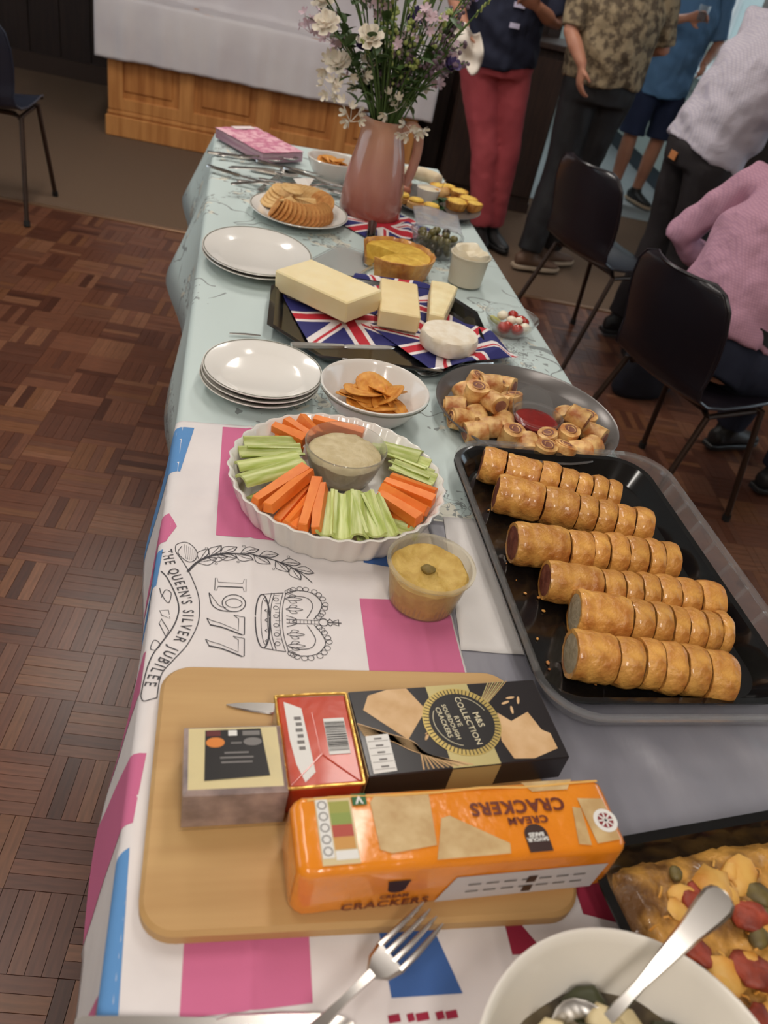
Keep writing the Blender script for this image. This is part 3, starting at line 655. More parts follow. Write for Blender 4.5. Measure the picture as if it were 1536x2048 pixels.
for i in range(5): cr_list.append(((.118 + .007 * i, 2.222 + .010 * i, T + .024 + .005 * i), (radians(14), radians(-10), .3 * i), CM2, 'left pile'))
cr_list.append(((.168, 2.226, T + .062), (radians(8), radians(6), .4), CM2, 'top'))
for fan in ('front fan', 'back fan', 'left pile', 'top'):
    L_ = sorted([c for c in cr_list if c[3] == fan], key=lambda c: px(c[0])[0])
    for i, (p, r, me, _) in enumerate(L_):
        lab = 'pale round cracker lying flat on top of the others on its plate' if fan == 'top' else 'round cracker on the white plate, %s from left in the %s' % (ORD[i], fan)
        tag(link('round_cracker', me, None, p, r), lab, 'cracker', 'round crackers on the plate')
for i, (p, r) in enumerate((((.150, 2.150, T + .057), .5), ((.205, 2.165, T + .060), -.2))):
    b = B(); b.prism([(-.03, -.012), (.03, -.016), (.02, .014)], -.002, .002, .0008)
    tag(b.build('cracker_piece', M_crk2, None, True, 38, p, (.25, .1, r)), 'broken triangular cracker piece, %s one on the cracker fans' % ('left', 'right')[i], 'cracker', 'broken cracker pieces')
# ---- bowls
def bowl(name, label, loc, R, h, rb, m, n=56, line=False, th=.004, ky=1.0):
    t = thing(name, label, 'bowl', loc)
    out = [(rb * .98, 0), (rb, .001), (rb * 1.02, .006)] + [(rb + (R - rb) * (f ** .62), .006 + (h - .006) * f) for f in (.15, .3, .5, .7, .9, 1)]
    inn = [(R - th * .5, h + .0015), (R - th, h)] + [(rb - th + (R - rb) * (f ** .62), th + .004 + (h - th - .004) * f) for f in (.9, .7, .5, .3, .15)] + [(rb * .7, th + .003), (0, th + .002)]
    b = B(); b.lathe([(0, .0015)] + out + inn, n, 0, 1, ky); b.build('shell', m, t)
    if line: b = B(); P = [(R + .0006, h - .006), (R + .0008, h - .003), (R + .0002, h - .003), (R, h - .006)]; b.lathe(P + [P[0]], n, 0, 1, ky); b.F = [f for f in b.F if len(f) == 4]; b.I = [0] * len(b.F); b.build('rim_line', M_line, t)
    return t
bowl('crisp_bowl', 'white china bowl of crisps beside the fluted dish', (.268, 1.190, T + .0005), .0945, .062, .05, M_china, 64, True)
bowl('snack_bowl', 'white china bowl of orange crisps behind the stoneware jug', (.310, 2.600, T + .0005), .080, .062, .045, M_china, 56)
M_crisp = mat('crisp', (228, 164, 74), .55, rgb2=(204, 128, 44), scale=70, bump=.25, rnd=.12)
def crisp_mesh(seed, r=.034):
    random.seed(seed); a1, a2, c1, c2 = rj(.5), random.uniform(.75, 1), random.uniform(3, 7), rj(2); ph = random.uniform(0, 6); b = B(); n = 22; V = [(0, 0, 0)]; F = []
    for q in (.35, .7, 1):
        for k in range(n):
            a = 2 * pi * k / n; rr = r * q * (1 + .07 * sin(2 * a + ph) + .03 * sin(5 * a)); x, y = rr * cos(a), rr * a2 * sin(a); V.append((x, y, c1 * x * x * .9 + c2 * y * y))
    for k in range(n): F.append((0, 1 + k, 1 + (k + 1) % n))
    for q in range(2):
        for k in range(n): j = (k + 1) % n; F.append((1 + q * n + k, 1 + (q + 1) * n + k, 1 + (q + 1) * n + j, 1 + q * n + j))
    b.add(V, F); o = b.build('crisp', M_crisp, None, True, None); solid(o, .0016, 0); return o
CR = [crisp_mesh(s) for s in range(40, 46)]; crme = [o.data for o in CR]
for o in CR: bpy.data.objects.remove(o)
random.seed(3)
spots = [(-.035, .022, .034, .5, .2, 0), (-.012, .036, .030, .35, -.3, 1), (.018, .034, .033, .5, .1, 2), (-.045, -.004, .030, .2, .5, 3), (-.012, -.002, .041, .35, -.15, 0), (.024, .006, .040, .4, .6, 1),
         (.046, .016, .033, .3, -.7, 4), (.052, -.012, .030, .2, -.8, 2), (.012, -.034, .033, -.2, .25, 5), (-.024, -.030, .032, -.35, .1, 4), (.036, -.032, .030, -.2, -.5, 0), (0, .016, .046, .6, .1, 3), (-.03, -.012, .047, .25, .25, 5), (.030, -.014, .045, .1, -.9, 1)]
spots = [(.268 + a * .72, 1.190 + bb * .72, T + c + .006, d * .7, e * .7, f) for a, bb, c, d, e, f in spots]
for i, s in enumerate(sorted(spots, key=lambda s: px(s[:3])[0])):
    tag(link('crisp', crme[s[5]], None, s[:3], (s[3], s[4], random.uniform(0, 6))), 'curved golden potato crisp in the front white bowl, %s from the left' % ORD[i], 'crisp', 'potato crisps in the front bowl')
spots = [(.310 + .024 * cos(a) * q, 2.600 + .026 * sin(a) * q, T + .046 + .008 * (1 - q), rj(.4), rj(.4), k % 6) for k, (a, q) in enumerate([(k * 2.4, .35 + .07 * k) for k in range(10)])]
for i, s in enumerate(sorted(spots, key=lambda s: px(s[:3])[0])):
    tag(link('crisp', crme[s[5]], None, s[:3], (s[3], s[4], random.uniform(0, 6))), 'small orange crisp in the bowl behind the jug, %s from the left' % ORD[i], 'crisp', 'orange crisps in the far bowl')
# ---- pink patterned napkin pack
M_pk = mat('pink_swirl', (196, 120, 146), .6, rgb2=(228, 178, 190), scale=42, detail=5, ramp=(.42, .56)); M_pks = mat('napkin_edges', (196, 168, 178), .8, rgb2=(166, 124, 144), scale=8, stretch=(1, 1, 40))
t = thing('napkin_pack', 'pack of pink swirl-patterned paper napkins at the far table corner', 'napkins', (.088, 2.792, T + .0005), radians(-55))
b = B(); b.box((0, 0, .017), (.262, .160, .030), 0, 0, .003); b.build('napkins', M_pks, t)
b = B(); b.grid(lambda u, v: ((u - .5) * .264, (v - .5) * .162, .0335 + .0022 * noise.noise(Vector((u * 9, v * 6, 2))) + .001), 26, 16); o = b.build('top_napkin', M_pk, t, True, None); solid(o, .001, -1)
b = B(); b.box((-.118, .02, .0365), (.03, .08, .0008)); b.build('sticker', mat('paper_sticker', (222, 206, 206), .6), t, False)
# ---- cutlery pile
M_cut = mat('cutlery_steel', (204, 200, 196), .26, 1.0)
def bladebar(b, X, W, Z, th, n=None):             # flat bar along x with varying half-width and height
    V = []; F = []
    for x, w_, z in zip(X, W, Z): V += [(x, -w_, z), (x, w_, z), (x, w_ * .8, z + th), (x, -w_ * .8, z + th)]
    for i in range(len(X) - 1):
        o = i * 4
        for q in range(4): F.append((o + q, o + (q + 1) % 4, o + 4 + (q + 1) % 4, o + 4 + q))
    F += [(3, 2, 1, 0), tuple((len(X) - 1) * 4 + q for q in range(4))]; b.add(V, F)
def knife_me():
    b = B(); bladebar(b, [-.105, -.10, -.06, -.01, 0], [.006, .0085, .008, .006, .005], [0] * 5, .005); h = b.mesh('handle', M_cut)
    b = B(); bladebar(b, [0, .01, .05, .085, .10, .108], [.004, .008, .0095, .009, .006, .001], [.0015] * 6, .0016); return h, b.mesh('blade', M_cut)
def fork_me():
    b = B(); bladebar(b, [-.116, -.1148, -.112, -.106, -.095, -.07, -.01, .02], [.0012, .0045, .0072, .0086, .0082, .006, .0026, .003], [0, 0, .0004, .001, .002, .004, .008, .006], .0024); h = b.mesh('handle', M_cut)
    b = B(); bladebar(b, [.018, .028, .042], [.003, .009, .0115], [.006, .003, .001], .002)
    for k in range(4): y = -.0092 + k * .00613; b.tube([(.040, y, .002), (.060, y, .001), (.082, y * .95, .005), (.090, y * .92, .008)], [.0021, .0019, .0015, .0006], 6)
    return h, b.mesh('tines', M_cut)
def spoon_me():
    b = B(); bladebar(b, [-.116, -.1148, -.112, -.106, -.095, -.07, -.01, .03], [.0012, .0045, .0072, .0086, .0082, .006, .0026, .0035], [0, 0, .0004, .001, .002, .004, .008, .005], .0024); h = b.mesh('handle', M_cut)
    b = B(); n = 20; V = [(.058, 0, -.002)]; F = []
    for q in (.5, 1):
        for k in range(n):
            a = 2 * pi * k / n; V.append((.058 + .030 * q * cos(a), .0195 * q * sin(a) * (1 - .12 * cos(a)), -.002 + .0085 * q * q))
    for k in range(n): F.append((0, 1 + k, 1 + (k + 1) % n)); F.append((1 + k, 1 + n + k, 1 + n + (k + 1) % n, 1 + (k + 1) % n))
    b.add(V, F); o = b.build('bowl', M_cut, None, True, None); solid(o, .0013, 0); me = o.data; bpy.data.objects.remove(o); return h, me
KN, FK, SP = knife_me(), fork_me(), spoon_me()
def cutlery(kind, p, ang, label, group=None, tilt=0.0, roll=0.0):
    nm, me, cat, part = {'k': ('table_knife', KN, 'knife', 'blade'), 'f': ('table_fork', FK, 'fork', 'tines'), 's': ('table_spoon', SP, 'spoon', 'bowl')}[kind]
    t = thing(nm, label, cat, p, 0, group, (roll, tilt, ang)); link('handle', me[0], t); link(part, me[1], t); return t
CUT = [(-.036, 2.67, .107, 2.687, 'k'), (0, 2.641, .154, 2.675, 's'), (.061, 2.643, .204, 2.70, 's'), (.053, 2.601, .299, 2.492, 'k'), (.061, 2.563, .272, 2.538, 'k'), (-.036, 2.488, .10, 2.421, 'k'), (.029, 2.509, .21, 2.531, 's'), (.032, 2.475, .193, 2.487, 'f'),
       (.100, 2.40, .150, 2.54, 'f'), (.072, 2.400, .20, 2.386, 'f'), (.146, 2.40, .24, 2.368, 's'), (.064, 2.335, .16, 2.38, 'f'), (.192, 2.447, .325, 2.443, 's'), (.230, 2.436, .346, 2.501, 'f'), (.151, 2.576, .29, 2.554, 'k'), (.173, 2.536, .333, 2.447, 'k'), (.19, 2.57, .31, 2.50, 'f')]
items = []
for i, (x0, y0, x1, y1, kd) in enumerate(CUT):
    items.append((kd, ((x0 + x1) / 2, (y0 + y1) / 2, T + .002 + .0065 * (i % 4) + (.004 if i > 9 else 0)), math.atan2(y1 - y0, x1 - x0)))
for kd, nm in (('k', 'table knife'), ('f', 'table fork'), ('s', 'table spoon')):
    for i, (k, p, a) in enumerate(sorted([q for q in items if q[0] == kd], key=lambda q: px(q[1])[0])):
        cutlery(k, p, a, 'shiny steel %s in the far cutlery pile, %s %s from the left' % (nm, ORD[i], nm.split()[1]), 'cutlery piled behind the cracker plate')
b = B(); b.add([(-.03, .02, 0), (.03, .012, .012), (.012, -.05, .006), (-.02, -.03, .002), (0, -.01, .016)], [(0, 4, 1), (1, 4, 2), (2, 4, 3), (3, 4, 0)])
o = b.build('paper_scrap', mat('white_paper', (222, 216, 210), .8), None, False, None, (.212, 2.405, T + .033)); solid(o, .0006, 0); tag(o, 'crumpled scrap of white paper napkin among the cutlery', 'napkin')
# ---- stoneware jug
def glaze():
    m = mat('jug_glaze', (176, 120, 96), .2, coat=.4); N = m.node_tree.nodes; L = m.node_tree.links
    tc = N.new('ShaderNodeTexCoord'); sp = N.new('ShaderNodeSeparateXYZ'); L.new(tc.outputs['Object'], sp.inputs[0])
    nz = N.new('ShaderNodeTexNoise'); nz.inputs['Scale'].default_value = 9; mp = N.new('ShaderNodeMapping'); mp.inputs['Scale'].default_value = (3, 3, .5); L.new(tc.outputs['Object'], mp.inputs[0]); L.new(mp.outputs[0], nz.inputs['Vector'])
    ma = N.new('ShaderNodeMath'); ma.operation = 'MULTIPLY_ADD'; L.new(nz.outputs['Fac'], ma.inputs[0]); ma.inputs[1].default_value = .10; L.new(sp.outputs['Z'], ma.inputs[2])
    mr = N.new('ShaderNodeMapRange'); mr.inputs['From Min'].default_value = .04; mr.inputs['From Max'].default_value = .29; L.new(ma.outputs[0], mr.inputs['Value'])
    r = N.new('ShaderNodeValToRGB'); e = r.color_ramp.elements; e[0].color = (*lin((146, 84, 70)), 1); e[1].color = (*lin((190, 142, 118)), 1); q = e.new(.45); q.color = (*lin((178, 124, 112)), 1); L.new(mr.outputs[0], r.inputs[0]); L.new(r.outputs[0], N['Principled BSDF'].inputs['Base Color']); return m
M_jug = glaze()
JX, JY = .402, 2.325
jug = thing('stoneware_jug', 'tall pinkish brown glazed stoneware jug with handle holding the flowers', 'jug', (JX, JY, T + .002))
prof = [(0, .004), (.080, .004), (.086, 0), (.089, .006), (.089, .03), (.086, .07), (.081, .11), (.074, .145), (.066, .18), (.058, .205), (.053, .222), (.0525, .235), (.056, .250), (.058, .253), (.055, .252), (.049, .235), (.049, .222), (.054, .205), (.062, .18), (.07, .145), (.078, .1), (.082, .05), (.080, .012), (0, .010)]
b = B(); b.lathe(prof, 56)
V = []
for v in b.V:
    a = math.atan2(v.y, v.x); q = max(0, (v.z - .19) / .06)
    g = math.exp(-((a - pi) / .35) ** 2) + math.exp(-((a + pi) / .35) ** 2); V.append(Vector((v.x - .018 * q * g, v.y * (1 - .25 * q * g), v.z + .010 * q * g)))
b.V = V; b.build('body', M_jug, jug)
b = B(); b.tube(spline([(.050, 0, .228), (.075, 0, .243), (.098, 0, .225), (.103, 0, .18), (.098, 0, .13), (.086, 0, .09)], 6), .0105, 12, 0, 1.3); b.build('handle', M_jug, jug)
# ---- paper flag napkins (red, white and blue)
M_flag = mat('flag_paper', (255, 255, 255), .8, attr='col')
CR_, CW_, CB_ = lin((186, 36, 52)), lin((226, 218, 216)), lin((40, 40, 104))
def flag_col(u, v):
    u, v = u * 2 - 1, v * 2 - 1
    if abs(u) < .11 or abs(v) < .11: return CR_
    if abs(u) < .19 or abs(v) < .19: return CW_
    d = abs(abs(u) - abs(v)) / 1.414; sgn = 1 if (u * v > 0) else -1; dd = (abs(u) - abs(v)) / 1.414 * sgn * (1 if u > 0 else -1)
    if 0 < dd < .07: return CR_
    if d < .13: return CW_
    return CB_
def flag(name, label, fn, n=84, group='union flag paper napkins', reps=1):
    b = B(); b.grid(fn, n, n); me = b.mesh(name, M_flag, True, None); ca = me.color_attributes.new('col', 'FLOAT_COLOR', 'CORNER'); buf = []
    for p in me.polygons:
        i, j = p.index % n, p.index // n; c = flag_col(((i + .5) / n * reps) % 1, ((j + .5) / n * reps) % 1); buf += [c[0], c[1], c[2], 1] * p.loop_total
    ca.data.foreach_set('color', buf); o = link(name, me); solid(o, .0005, 0); return tag(o, label, 'napkin', group)
def flat_flag(cx, cy, w, h, ang, z0, zf):
    def fn(u, v):
        x, y = rot2(((u - .5) * w, (v - .5) * h), ang); x += cx; y += cy; return (x, y, z0 + zf(x, y))
    return fn
flag('flag_napkin', 'union flag paper napkin spread under the stoneware jug', flat_flag(.43, 2.235, .25, .25, radians(38), T + .0008, lambda x, y: .0004 + .012 * max(0, min(1, (x - .47) / .06)) * abs(noise.noise(Vector((x * 22, y * 17, 0)))) + (.010 * math.exp(-((x - .50) / .02) ** 2) if y < 2.26 else 0)))
# ================================================================== FLOWERS
M_stem = mat('flower_stem', (74, 98, 48), .6); M_leaf = mat('flower_leaf', (52, 78, 40), .55, rgb2=(74, 100, 52), scale=12, rnd=.15)
M_pet = {'white': mat('petal_white', (226, 216, 200), .6, sss=.2, rnd=.06), 'lilac': mat('petal_lilac', (206, 178, 188), .6, sss=.2, rnd=.08), 'purple': mat('petal_purple', (70, 54, 100), .6), 'green': mat('petal_green', (160, 172, 98), .6, rnd=.1), 'mauve': mat('petal_mauve', (120, 98, 112), .65, rnd=.1)}
def leaf_geo(b, p, d, L_, W_, up, mi=0):
    d = Vector(d).normalized(); s = d.cross(Vector(up)); s = s.normalized() if s.length > 1e-4 else Vector((1, 0, 0)); u = s.cross(d); V = []; F = []; n = 5
    for i in range(n + 1):
        f = i / n; w_ = W_ * sin(pi * min(1, f * .95 + .03)) ** .8; c = Vector(p) + d * (L_ * f) + u * (-.25 * L_ * f * f); V += [c - s * w_ + u * w_ * .3, c, c + s * w_ + u * w_ * .3]
    for i in range(n): o = i * 3; F += [(o, o + 1, o + 4, o + 3), (o + 1, o + 2, o + 5, o + 4)]
    b.add(V, F, mi)
def floret(b, c, nrm, r, n=5, cup=.35):
    nrm = Vector(nrm).normalized(); a, q = frame(nrm)
    ph = random.uniform(0, 6)
    for k in range(n):
        g = ph + 2 * pi * k / n; d = a * cos(g) + q * sin(g); s = nrm.cross(d); w_ = r * .42; C = Vector(c)
        V = [C, C + d * r * .5 + s * w_ * .8 + nrm * r * cup * .3, C + d * r * .95 + s * w_ * .75 + nrm * r * cup, C + d * r * 1.05 + nrm * r * cup * 1.2, C + d * r * .95 - s * w_ * .75 + nrm * r * cup, C + d * r * .5 - s * w_ * .8 + nrm * r * cup * .3, C + d * r * .6 + nrm * r * cup * .25]
        b.add(V, [(0, 1, 6), (1, 2, 6), (2, 3, 6), (3, 4, 6), (4, 5, 6), (5, 0, 6)])
random.seed(21)
kinds = []
def stem_path(tx, ty, tz, droop=0):
    a = Vector((JX + (tx - JX) * .10, JY + (ty - JY) * .10, T + .11)); m = Vector((JX - .0 + (tx - JX) * .22, JY + (ty - JY) * .22, T + .255))
    m.x = max(JX - .040, min(JX + .040, m.x)); m.y = max(JY - .034, min(JY + .034, m.y))
    e = Vector((tx, ty, tz)); q = m.lerp(e, .55) + Vector((0, 0, .03 + droop)); return spline([a, m, q, e], 5)
spec = []
def add_spec(kind, n, x0, x1, z0, z1, yr=.13):
    for i in range(n):
        f = (i + .5) / n; spec.append((kind, x0 + (x1 - x0) * f + rj(.02), JY + rj(yr), random.uniform(z0, z1)))
add_spec('rose', 9, .13, .34, 1.10, 1.36); add_spec('cluster', 14, .16, .54, 1.05, 1.32); add_spec('bell', 11, .22, .48, 1.01, 1.18); add_spec('purple', 7, .26, .58, 1.12, 1.32)
add_spec('green', 10, .32, .50, 1.16, 1.38); add_spec('haze', 12, .42, .62, 1.06, 1.34); add_spec('grass', 20, .24, .60, 1.16, 1.45, .16); add_spec('leafy', 12, .24, .54, 1.03, 1.18)
names = {'rose': ('white_rose', 'creamy white open rose on a leafy stem in the jug'), 'cluster': ('lilac_phlox', 'pale lilac flower cluster on a stem in the jug'), 'bell': ('white_campion', 'drooping white blossoms on a stem in the jug'), 'purple': ('purple_cornflower', 'dark purple flower on a stem in the jug'),
         'green': ('green_spire', 'yellow green flower spire in the jug'), 'haze': ('mauve_spray', 'dusky mauve flower spray in the jug'), 'grass': ('grass_stem', 'thin upright green grass stem in the jug'), 'leafy': ('leaf_sprig', 'dark green leaf sprig low in the jug')}
for kind in names:
    for i, (k, x, y, z) in enumerate(sorted([s for s in spec if s[0] == kind], key=lambda s: px(s[1:])[0])):
        nm, lab = names[kind]
        t = thing(nm, '%s, %s such from left' % (lab, ORD[i]), 'flower' if kind not in ('grass', 'leafy') else 'foliage', (x, y, z), 0, 'flowers arranged in the jug')
        O = Vector((x, y, z)); P = [p - O for p in stem_path(x, y, z, .02 if kind in ('bell',) else 0)]
        b = B(); b.tube(P, [.0022] * (len(P) - 1) + [.0014], 5); b.build('stem', M_stem, t)
        d = (P[-1] - P[-3]).normalized(); b = B(); cells = 0
        for q in range({'rose': 5, 'cluster': 3, 'bell': 2, 'purple': 2, 'green': 2, 'haze': 2, 'grass': 1, 'leafy': 9}[kind]):
            c = P[random.randrange(len(P) // 2, len(P) - 1)]; dr = Vector((rj(1), rj(1), random.uniform(-.1, .8))); bl = B(); leaf_geo(bl, c, dr, random.uniform(.03, .055), random.uniform(.006, .012) if kind != 'rose' else .013, (rj(.3), rj(.3), 1)); bl.build('leaf', M_leaf, t)
        b = B()
        if kind == 'rose':
            for ring, (n, r, cup) in enumerate(((6, .034, .15), (5, .026, .6), (4, .016, 1.1))): floret(b, Vector((0, 0, .002 * ring)), (d.x * .6, d.y * .6 - .5, .9), r, n, cup)
            b.build('petals', M_pet['white'], t)
        elif kind in ('cluster', 'bell'):
            for q in range(11 if kind == 'cluster' else 7):
                c = Vector((rj(.03), rj(.03), rj(.03) - (.012 if kind == 'bell' else 0))); floret(b, c, (c.x + rj(.01), c.y - .02, c.z + .02), random.uniform(.010, .015), 5, .3 if kind == 'cluster' else .9)
                b.tube([(0, 0, -.03), c], .0008, 4)
            b.build('petals', M_pet['lilac' if kind == 'cluster' else 'white'], t)
        elif kind == 'purple':
            for q in range(3): floret(b, Vector((rj(.012), rj(.012), rj(.012))), (rj(.6), -.6, .6), .017, 8, .6)
            b.build('petals', M_pet['purple'], t)
        elif kind in ('green', 'haze'):
            for q in range(26):
                f = random.random(); c = P[-1] - d * (.10 * f) + Vector((rj(.016), rj(.016), rj(.01))) * (.5 + f); b.ball(c, random.uniform(.0035, .0065), 6, 4)
            b.build('petals', M_pet['green' if kind == 'green' else 'mauve'], t)
        elif kind == 'grass':
            for q in range(8): c = P[-1] - d * (.008 * q); b.ball(c + Vector((rj(.003), rj(.003), 0)), (.003, .003, .006), 5, 4)
            b.build('seed_head', M_pet['green'], t)
# ================================================================== FOOD ON THE FAR HALF
random.seed(5)
M_past = mat('pastry', (226, 168, 86), .38, rgb2=(166, 94, 38), scale=34, detail=6, ramp=(.36, .70), bump=.55, bscale=70, rnd=.10, coat=.25)
M_pastl = mat('pastry_pale', (226, 184, 120), .6, rgb2=(190, 132, 68), scale=34, detail=4, bump=.3, bscale=60, rnd=.1)
M_egg = mat('egg_filling', (236, 196, 84), .55, rgb2=(212, 164, 56), scale=50, detail=4, bump=.4, bscale=70)
M_cream = mat('cream_dip', (224, 210, 182), .5, rgb2=(210, 192, 160), scale=40, bump=.3)
# far platter with little savouries
M_grey = mat('grey_platter', (108, 104, 102), .28, metal=.35)
t = thing('round_platter', 'grey round platter with mini quiches and dip behind the jug', 'platter', (.622, 2.475, T + .001))
b = B(); b.lathe([(0, .002), (.10, .002), (.105, 0), (.11, .002), (.143, .016), (.146, .018), (.143, .019), (.11, .006), (0, .005)], 56, 0, 1, 1.08); b.build('dish', M_grey, t)
PZ = T + .007
def mini_quiche(p, r, label, ang=0, tilt=0):
    t = thing('mini_quiche', label, 'quiche', p, ang, 'mini quiches on the far platter', (tilt, 0, ang))
    b = B(); n = 28; pr = [(0, 0), (r * .78, 0), (r * .80, .002), (r, .024), (r * .97, .026), (r * .90, .022), (0, .020)]; b.lathe(pr, n, 0, 1, 1, (0, 0, 0), [0, .03, .03, .05, .05, .03, 0, 14]); b.build('pastry_case', M_past, t)
    b = B(); b.lathe([(r * .9, .0205), (r * .86, .025), (r * .5, .029), (0, .030)], n); b.V = [v + Vector((0, 0, .004 * noise.noise(v * 90 + Vector((p[0] * 50, 0, 0))))) for v in b.V]; b.build('filling', M_egg, t)
ml = [(.690, 2.470, .036), (.738, 2.520, .030), (.722, 2.585, .030), (.690, 2.620, .026), (.655, 2.610, .026), (.745, 2.460, .026)]
for i, (x, y, r) in enumerate(sorted(ml, key=lambda q: px((q[0], q[1], PZ))[0])): mini_quiche((x, y, PZ if not (x == .745) else PZ + .004), r, 'mini quiche with yellow filling on far platter, %s from left' % ORD[i], i)
for i, (x, y, a) in enumerate(((.512, 2.440, .4), (.550, 2.410, .1), (.592, 2.380, -.3))):
    t = thing('quiche_slice', 'egg-topped tartlet half at the platter front, %s from the jug' % ORD[i], 'tartlet', (x, y, PZ + .002), a, 'tartlet halves by the jug')
    P = [(.027 * cos(g), .022 * sin(g)) for g in [2 * pi * k / 20 for k in range(20)]]
    b = B(); b.prism(P, 0, .019, .003); b.build('base', M_pastl, t)
    b = B(); b.prism([(q[0] * .88, q[1] * .88) for q in P], .0185, .028, .004); b.build('topping', M_egg, t)
t = thing('dip_pot', 'small white pot of creamy dip in the middle of far platter', 'pot', (.606, 2.520, PZ))
b = B(); b.lathe([(0, .001), (.026, .001), (.030, 0), (.037, .034), (.0375, .036), (.035, .036), (.030, .010), (0, .009)], 36); b.build('pot', M_china, t)
b = B(); b.lathe([(.0345, .031), (.02, .033), (0, .034)], 30); b.build('dip', M_cream, t)
t = thing('parsley_sprig', 'dark green parsley sprig on the far platter beside the dip pot', 'parsley', (.632, 2.425, PZ)); M_pars = mat('parsley', (34, 62, 30), .6, rgb2=(52, 86, 40), scale=40)
for k in range(9):
    b = B(); leaf_geo(b, (rj(.01), rj(.014), .018 + rj(.012)), (rj(1), rj(1), random.uniform(-.2, .9)), .024, .012, (rj(.5), rj(.5), 1)); b.build('leaf', M_pars, t)
b = B(); b.tube([(0, .01, .004), (.004, 0, .014), (0, -.012, .026)], .0014, 5); b.build('stem', M_pars, t)
b = B(); b.at((0, 0, 0)); pts = spline([(.560, 2.700, PZ + .022), (.60, 2.715, PZ + .024), (.64, 2.70, PZ + .024), (.672, 2.665, PZ + .022)], 6); c0 = pts[0]; b.tube([p - c0 for p in pts], [.010] + [.021 + .001 * sin(k) for k in range(len(pts) - 2)] + [.010], 14)
tag(b.build('bread_roll', mat('white_bread', (226, 214, 192), .75, rgb2=(210, 190, 156), scale=18, bump=.15), None, True, 60, c0), 'long white bread roll at the back of far platter', 'bread')
for i, (x, y) in enumerate(((.528, 2.570), (.552, 2.605), (.537, 2.530))):
    b = B(); b.ball((0, 0, .016), (.018, .018, .016), 14, 9, 0, .06, 60, i); tag(b.build('ham_roll', mat('ham_pink', (206, 136, 110), .5, rgb2=(186, 110, 90), scale=40), None, True, 60, (x, y, PZ)), 'pink ham roll on far platter beside the jug handle, %s from camera' % ('second', 'third', 'first')[i], 'ham roll', 'ham rolls on the far platter')
t = thing('filled_roll', 'brown filled savoury standing between the dip pot and quiches', 'savoury', (.652, 2.545, PZ), .7)
b = B(); b.tube([(-.032, 0, .017), (-.028, 0, .018), (.028, 0, .018), (.032, 0, .017)], [.010, .017, .017, .010], 14); b.build('crust', M_pastl, t)
b = B(); b.tube([(0, 0, .030), (.004, -.006, .062)], .0012, 5); b.build('cocktail_stick', mat('stick_wood', (206, 176, 130), .7), t)
# clear plastic lid lying flat with a palette knife
t = thing('plastic_box_cover', 'flat clear plastic lid lying between the oval plates and quiche', 'lid', (.292, 1.905, T + .0012), radians(-32))
b = B(); P = rrect(.125, .19, .02); b.prism(P, 0, .002, .0006); b.build('panel', mat('clear_film', (206, 206, 204), .08, trans=.5, ior=1.1, alpha=.55), t)
b = B(); q = [(x, y, .004) for x, y in rrect(.122, .187, .02)]; b.tube(q + [q[0]], .0028, 6); b.build('rim', M_clear, t)
t = thing('palette_knife', 'black-handled serving knife lying towards the quiche', 'knife', (.372, 2.06, T + .012), 0, None, (0, radians(2), radians(-99)))
b = B(); b.tube([(-.112, 0, .006), (-.108, 0, .006), (-.06, 0, .007), (-.012, 0, .006), (0, 0, .006)], [.008, .0125, .0115, .012, .008], 12, 0, .7); b.build('handle', M_black, t)
b = B(); bladebar(b, [-.01, .01, .03, .14, .165, .172], [.004, .006, .012, .014, .010, .002], [.005, .004, .002, .001, .001, .001], .0016); b.build('blade', M_cut, t)
# cut quiche
t = thing('cut_quiche', 'golden quiche with a slice cut out behind the cheese tray', 'quiche', (.415, 1.900, T + .001), radians(-8))
R0, a0, a1 = .094, radians(-128), radians(158); n = 60
def pie(b, prof, mi=0, fl=0):
    V = []; F = []; m = len(prof)
    for k in range(n + 1):
        a = a0 + (a1 - a0) * k / n
        for r, z in prof: q = r * (1 + (fl * cos(a * 22) if r > .06 else 0)); V.append((q * cos(a), q * sin(a), z + (.003 * noise.noise(Vector((a * 4, r * 40, 0))) if z > .01 else 0)))
    for k in range(n):
        for i in range(m - 1): F.append((k * m + i, (k + 1) * m + i, (k + 1) * m + i + 1, k * m + i + 1))
    F += [tuple(range(m)), tuple(n * m + i for i in range(m - 1, -1, -1))]; b.add(V, F, mi)
b = B(); pie(b, [(0, 0), (R0 * .86, 0), (R0 * .98, .043), (R0 * 1.0, .050), (R0 * .95, .050), (R0 * .90, .040), (R0 * .80, .006), (0, .006)], 0, .018); b.build('crust', M_past, t)
b = B(); pie(b, [(0, .0062), (R0 * .80, .0062), (R0 * .90, .036), (R0 * .88, .043), (R0 * .5, .046), (0, .042)]); b.build('filling', M_egg, t)
# tubs
def tub(name, label, cat, loc, R, rb, h, wall, n=44):
    t = thing(name, label, cat, loc); b = B(); b.lathe([(0, .001), (rb, .001), (rb + .001, .002), (R, h - .004), (R + .004, h - .003), (R + .004, h), (R - .001, h), (R - .0012, h - .004), (rb - .0005, .0026), (0, .0022)], n); b.build('tub', wall, t); return t
t = tub('olive_tub', 'clear plastic tub of green olives behind the quiche', 'tub', (.545, 2.062, T + .001), .068, .052, .055, M_clear)
b = B(); b.grid(lambda u, v: (-.05 + .13 * u, .045 + .09 * v, .052 + .022 * v + .006 * sin(u * 5)), 12, 10); o = b.build('film_lid', mat('film', (214, 214, 222), .12, trans=.55, ior=1.08, alpha=.5), t, True, None); solid(o, .0006, 0)
M_ol = mat('olive', (112, 104, 58), .3, rgb2=(86, 78, 44), scale=60, coat=.3, rnd=.2); M_old = mat('olive_dark', (62, 54, 38), .3, coat=.3, rnd=.2)
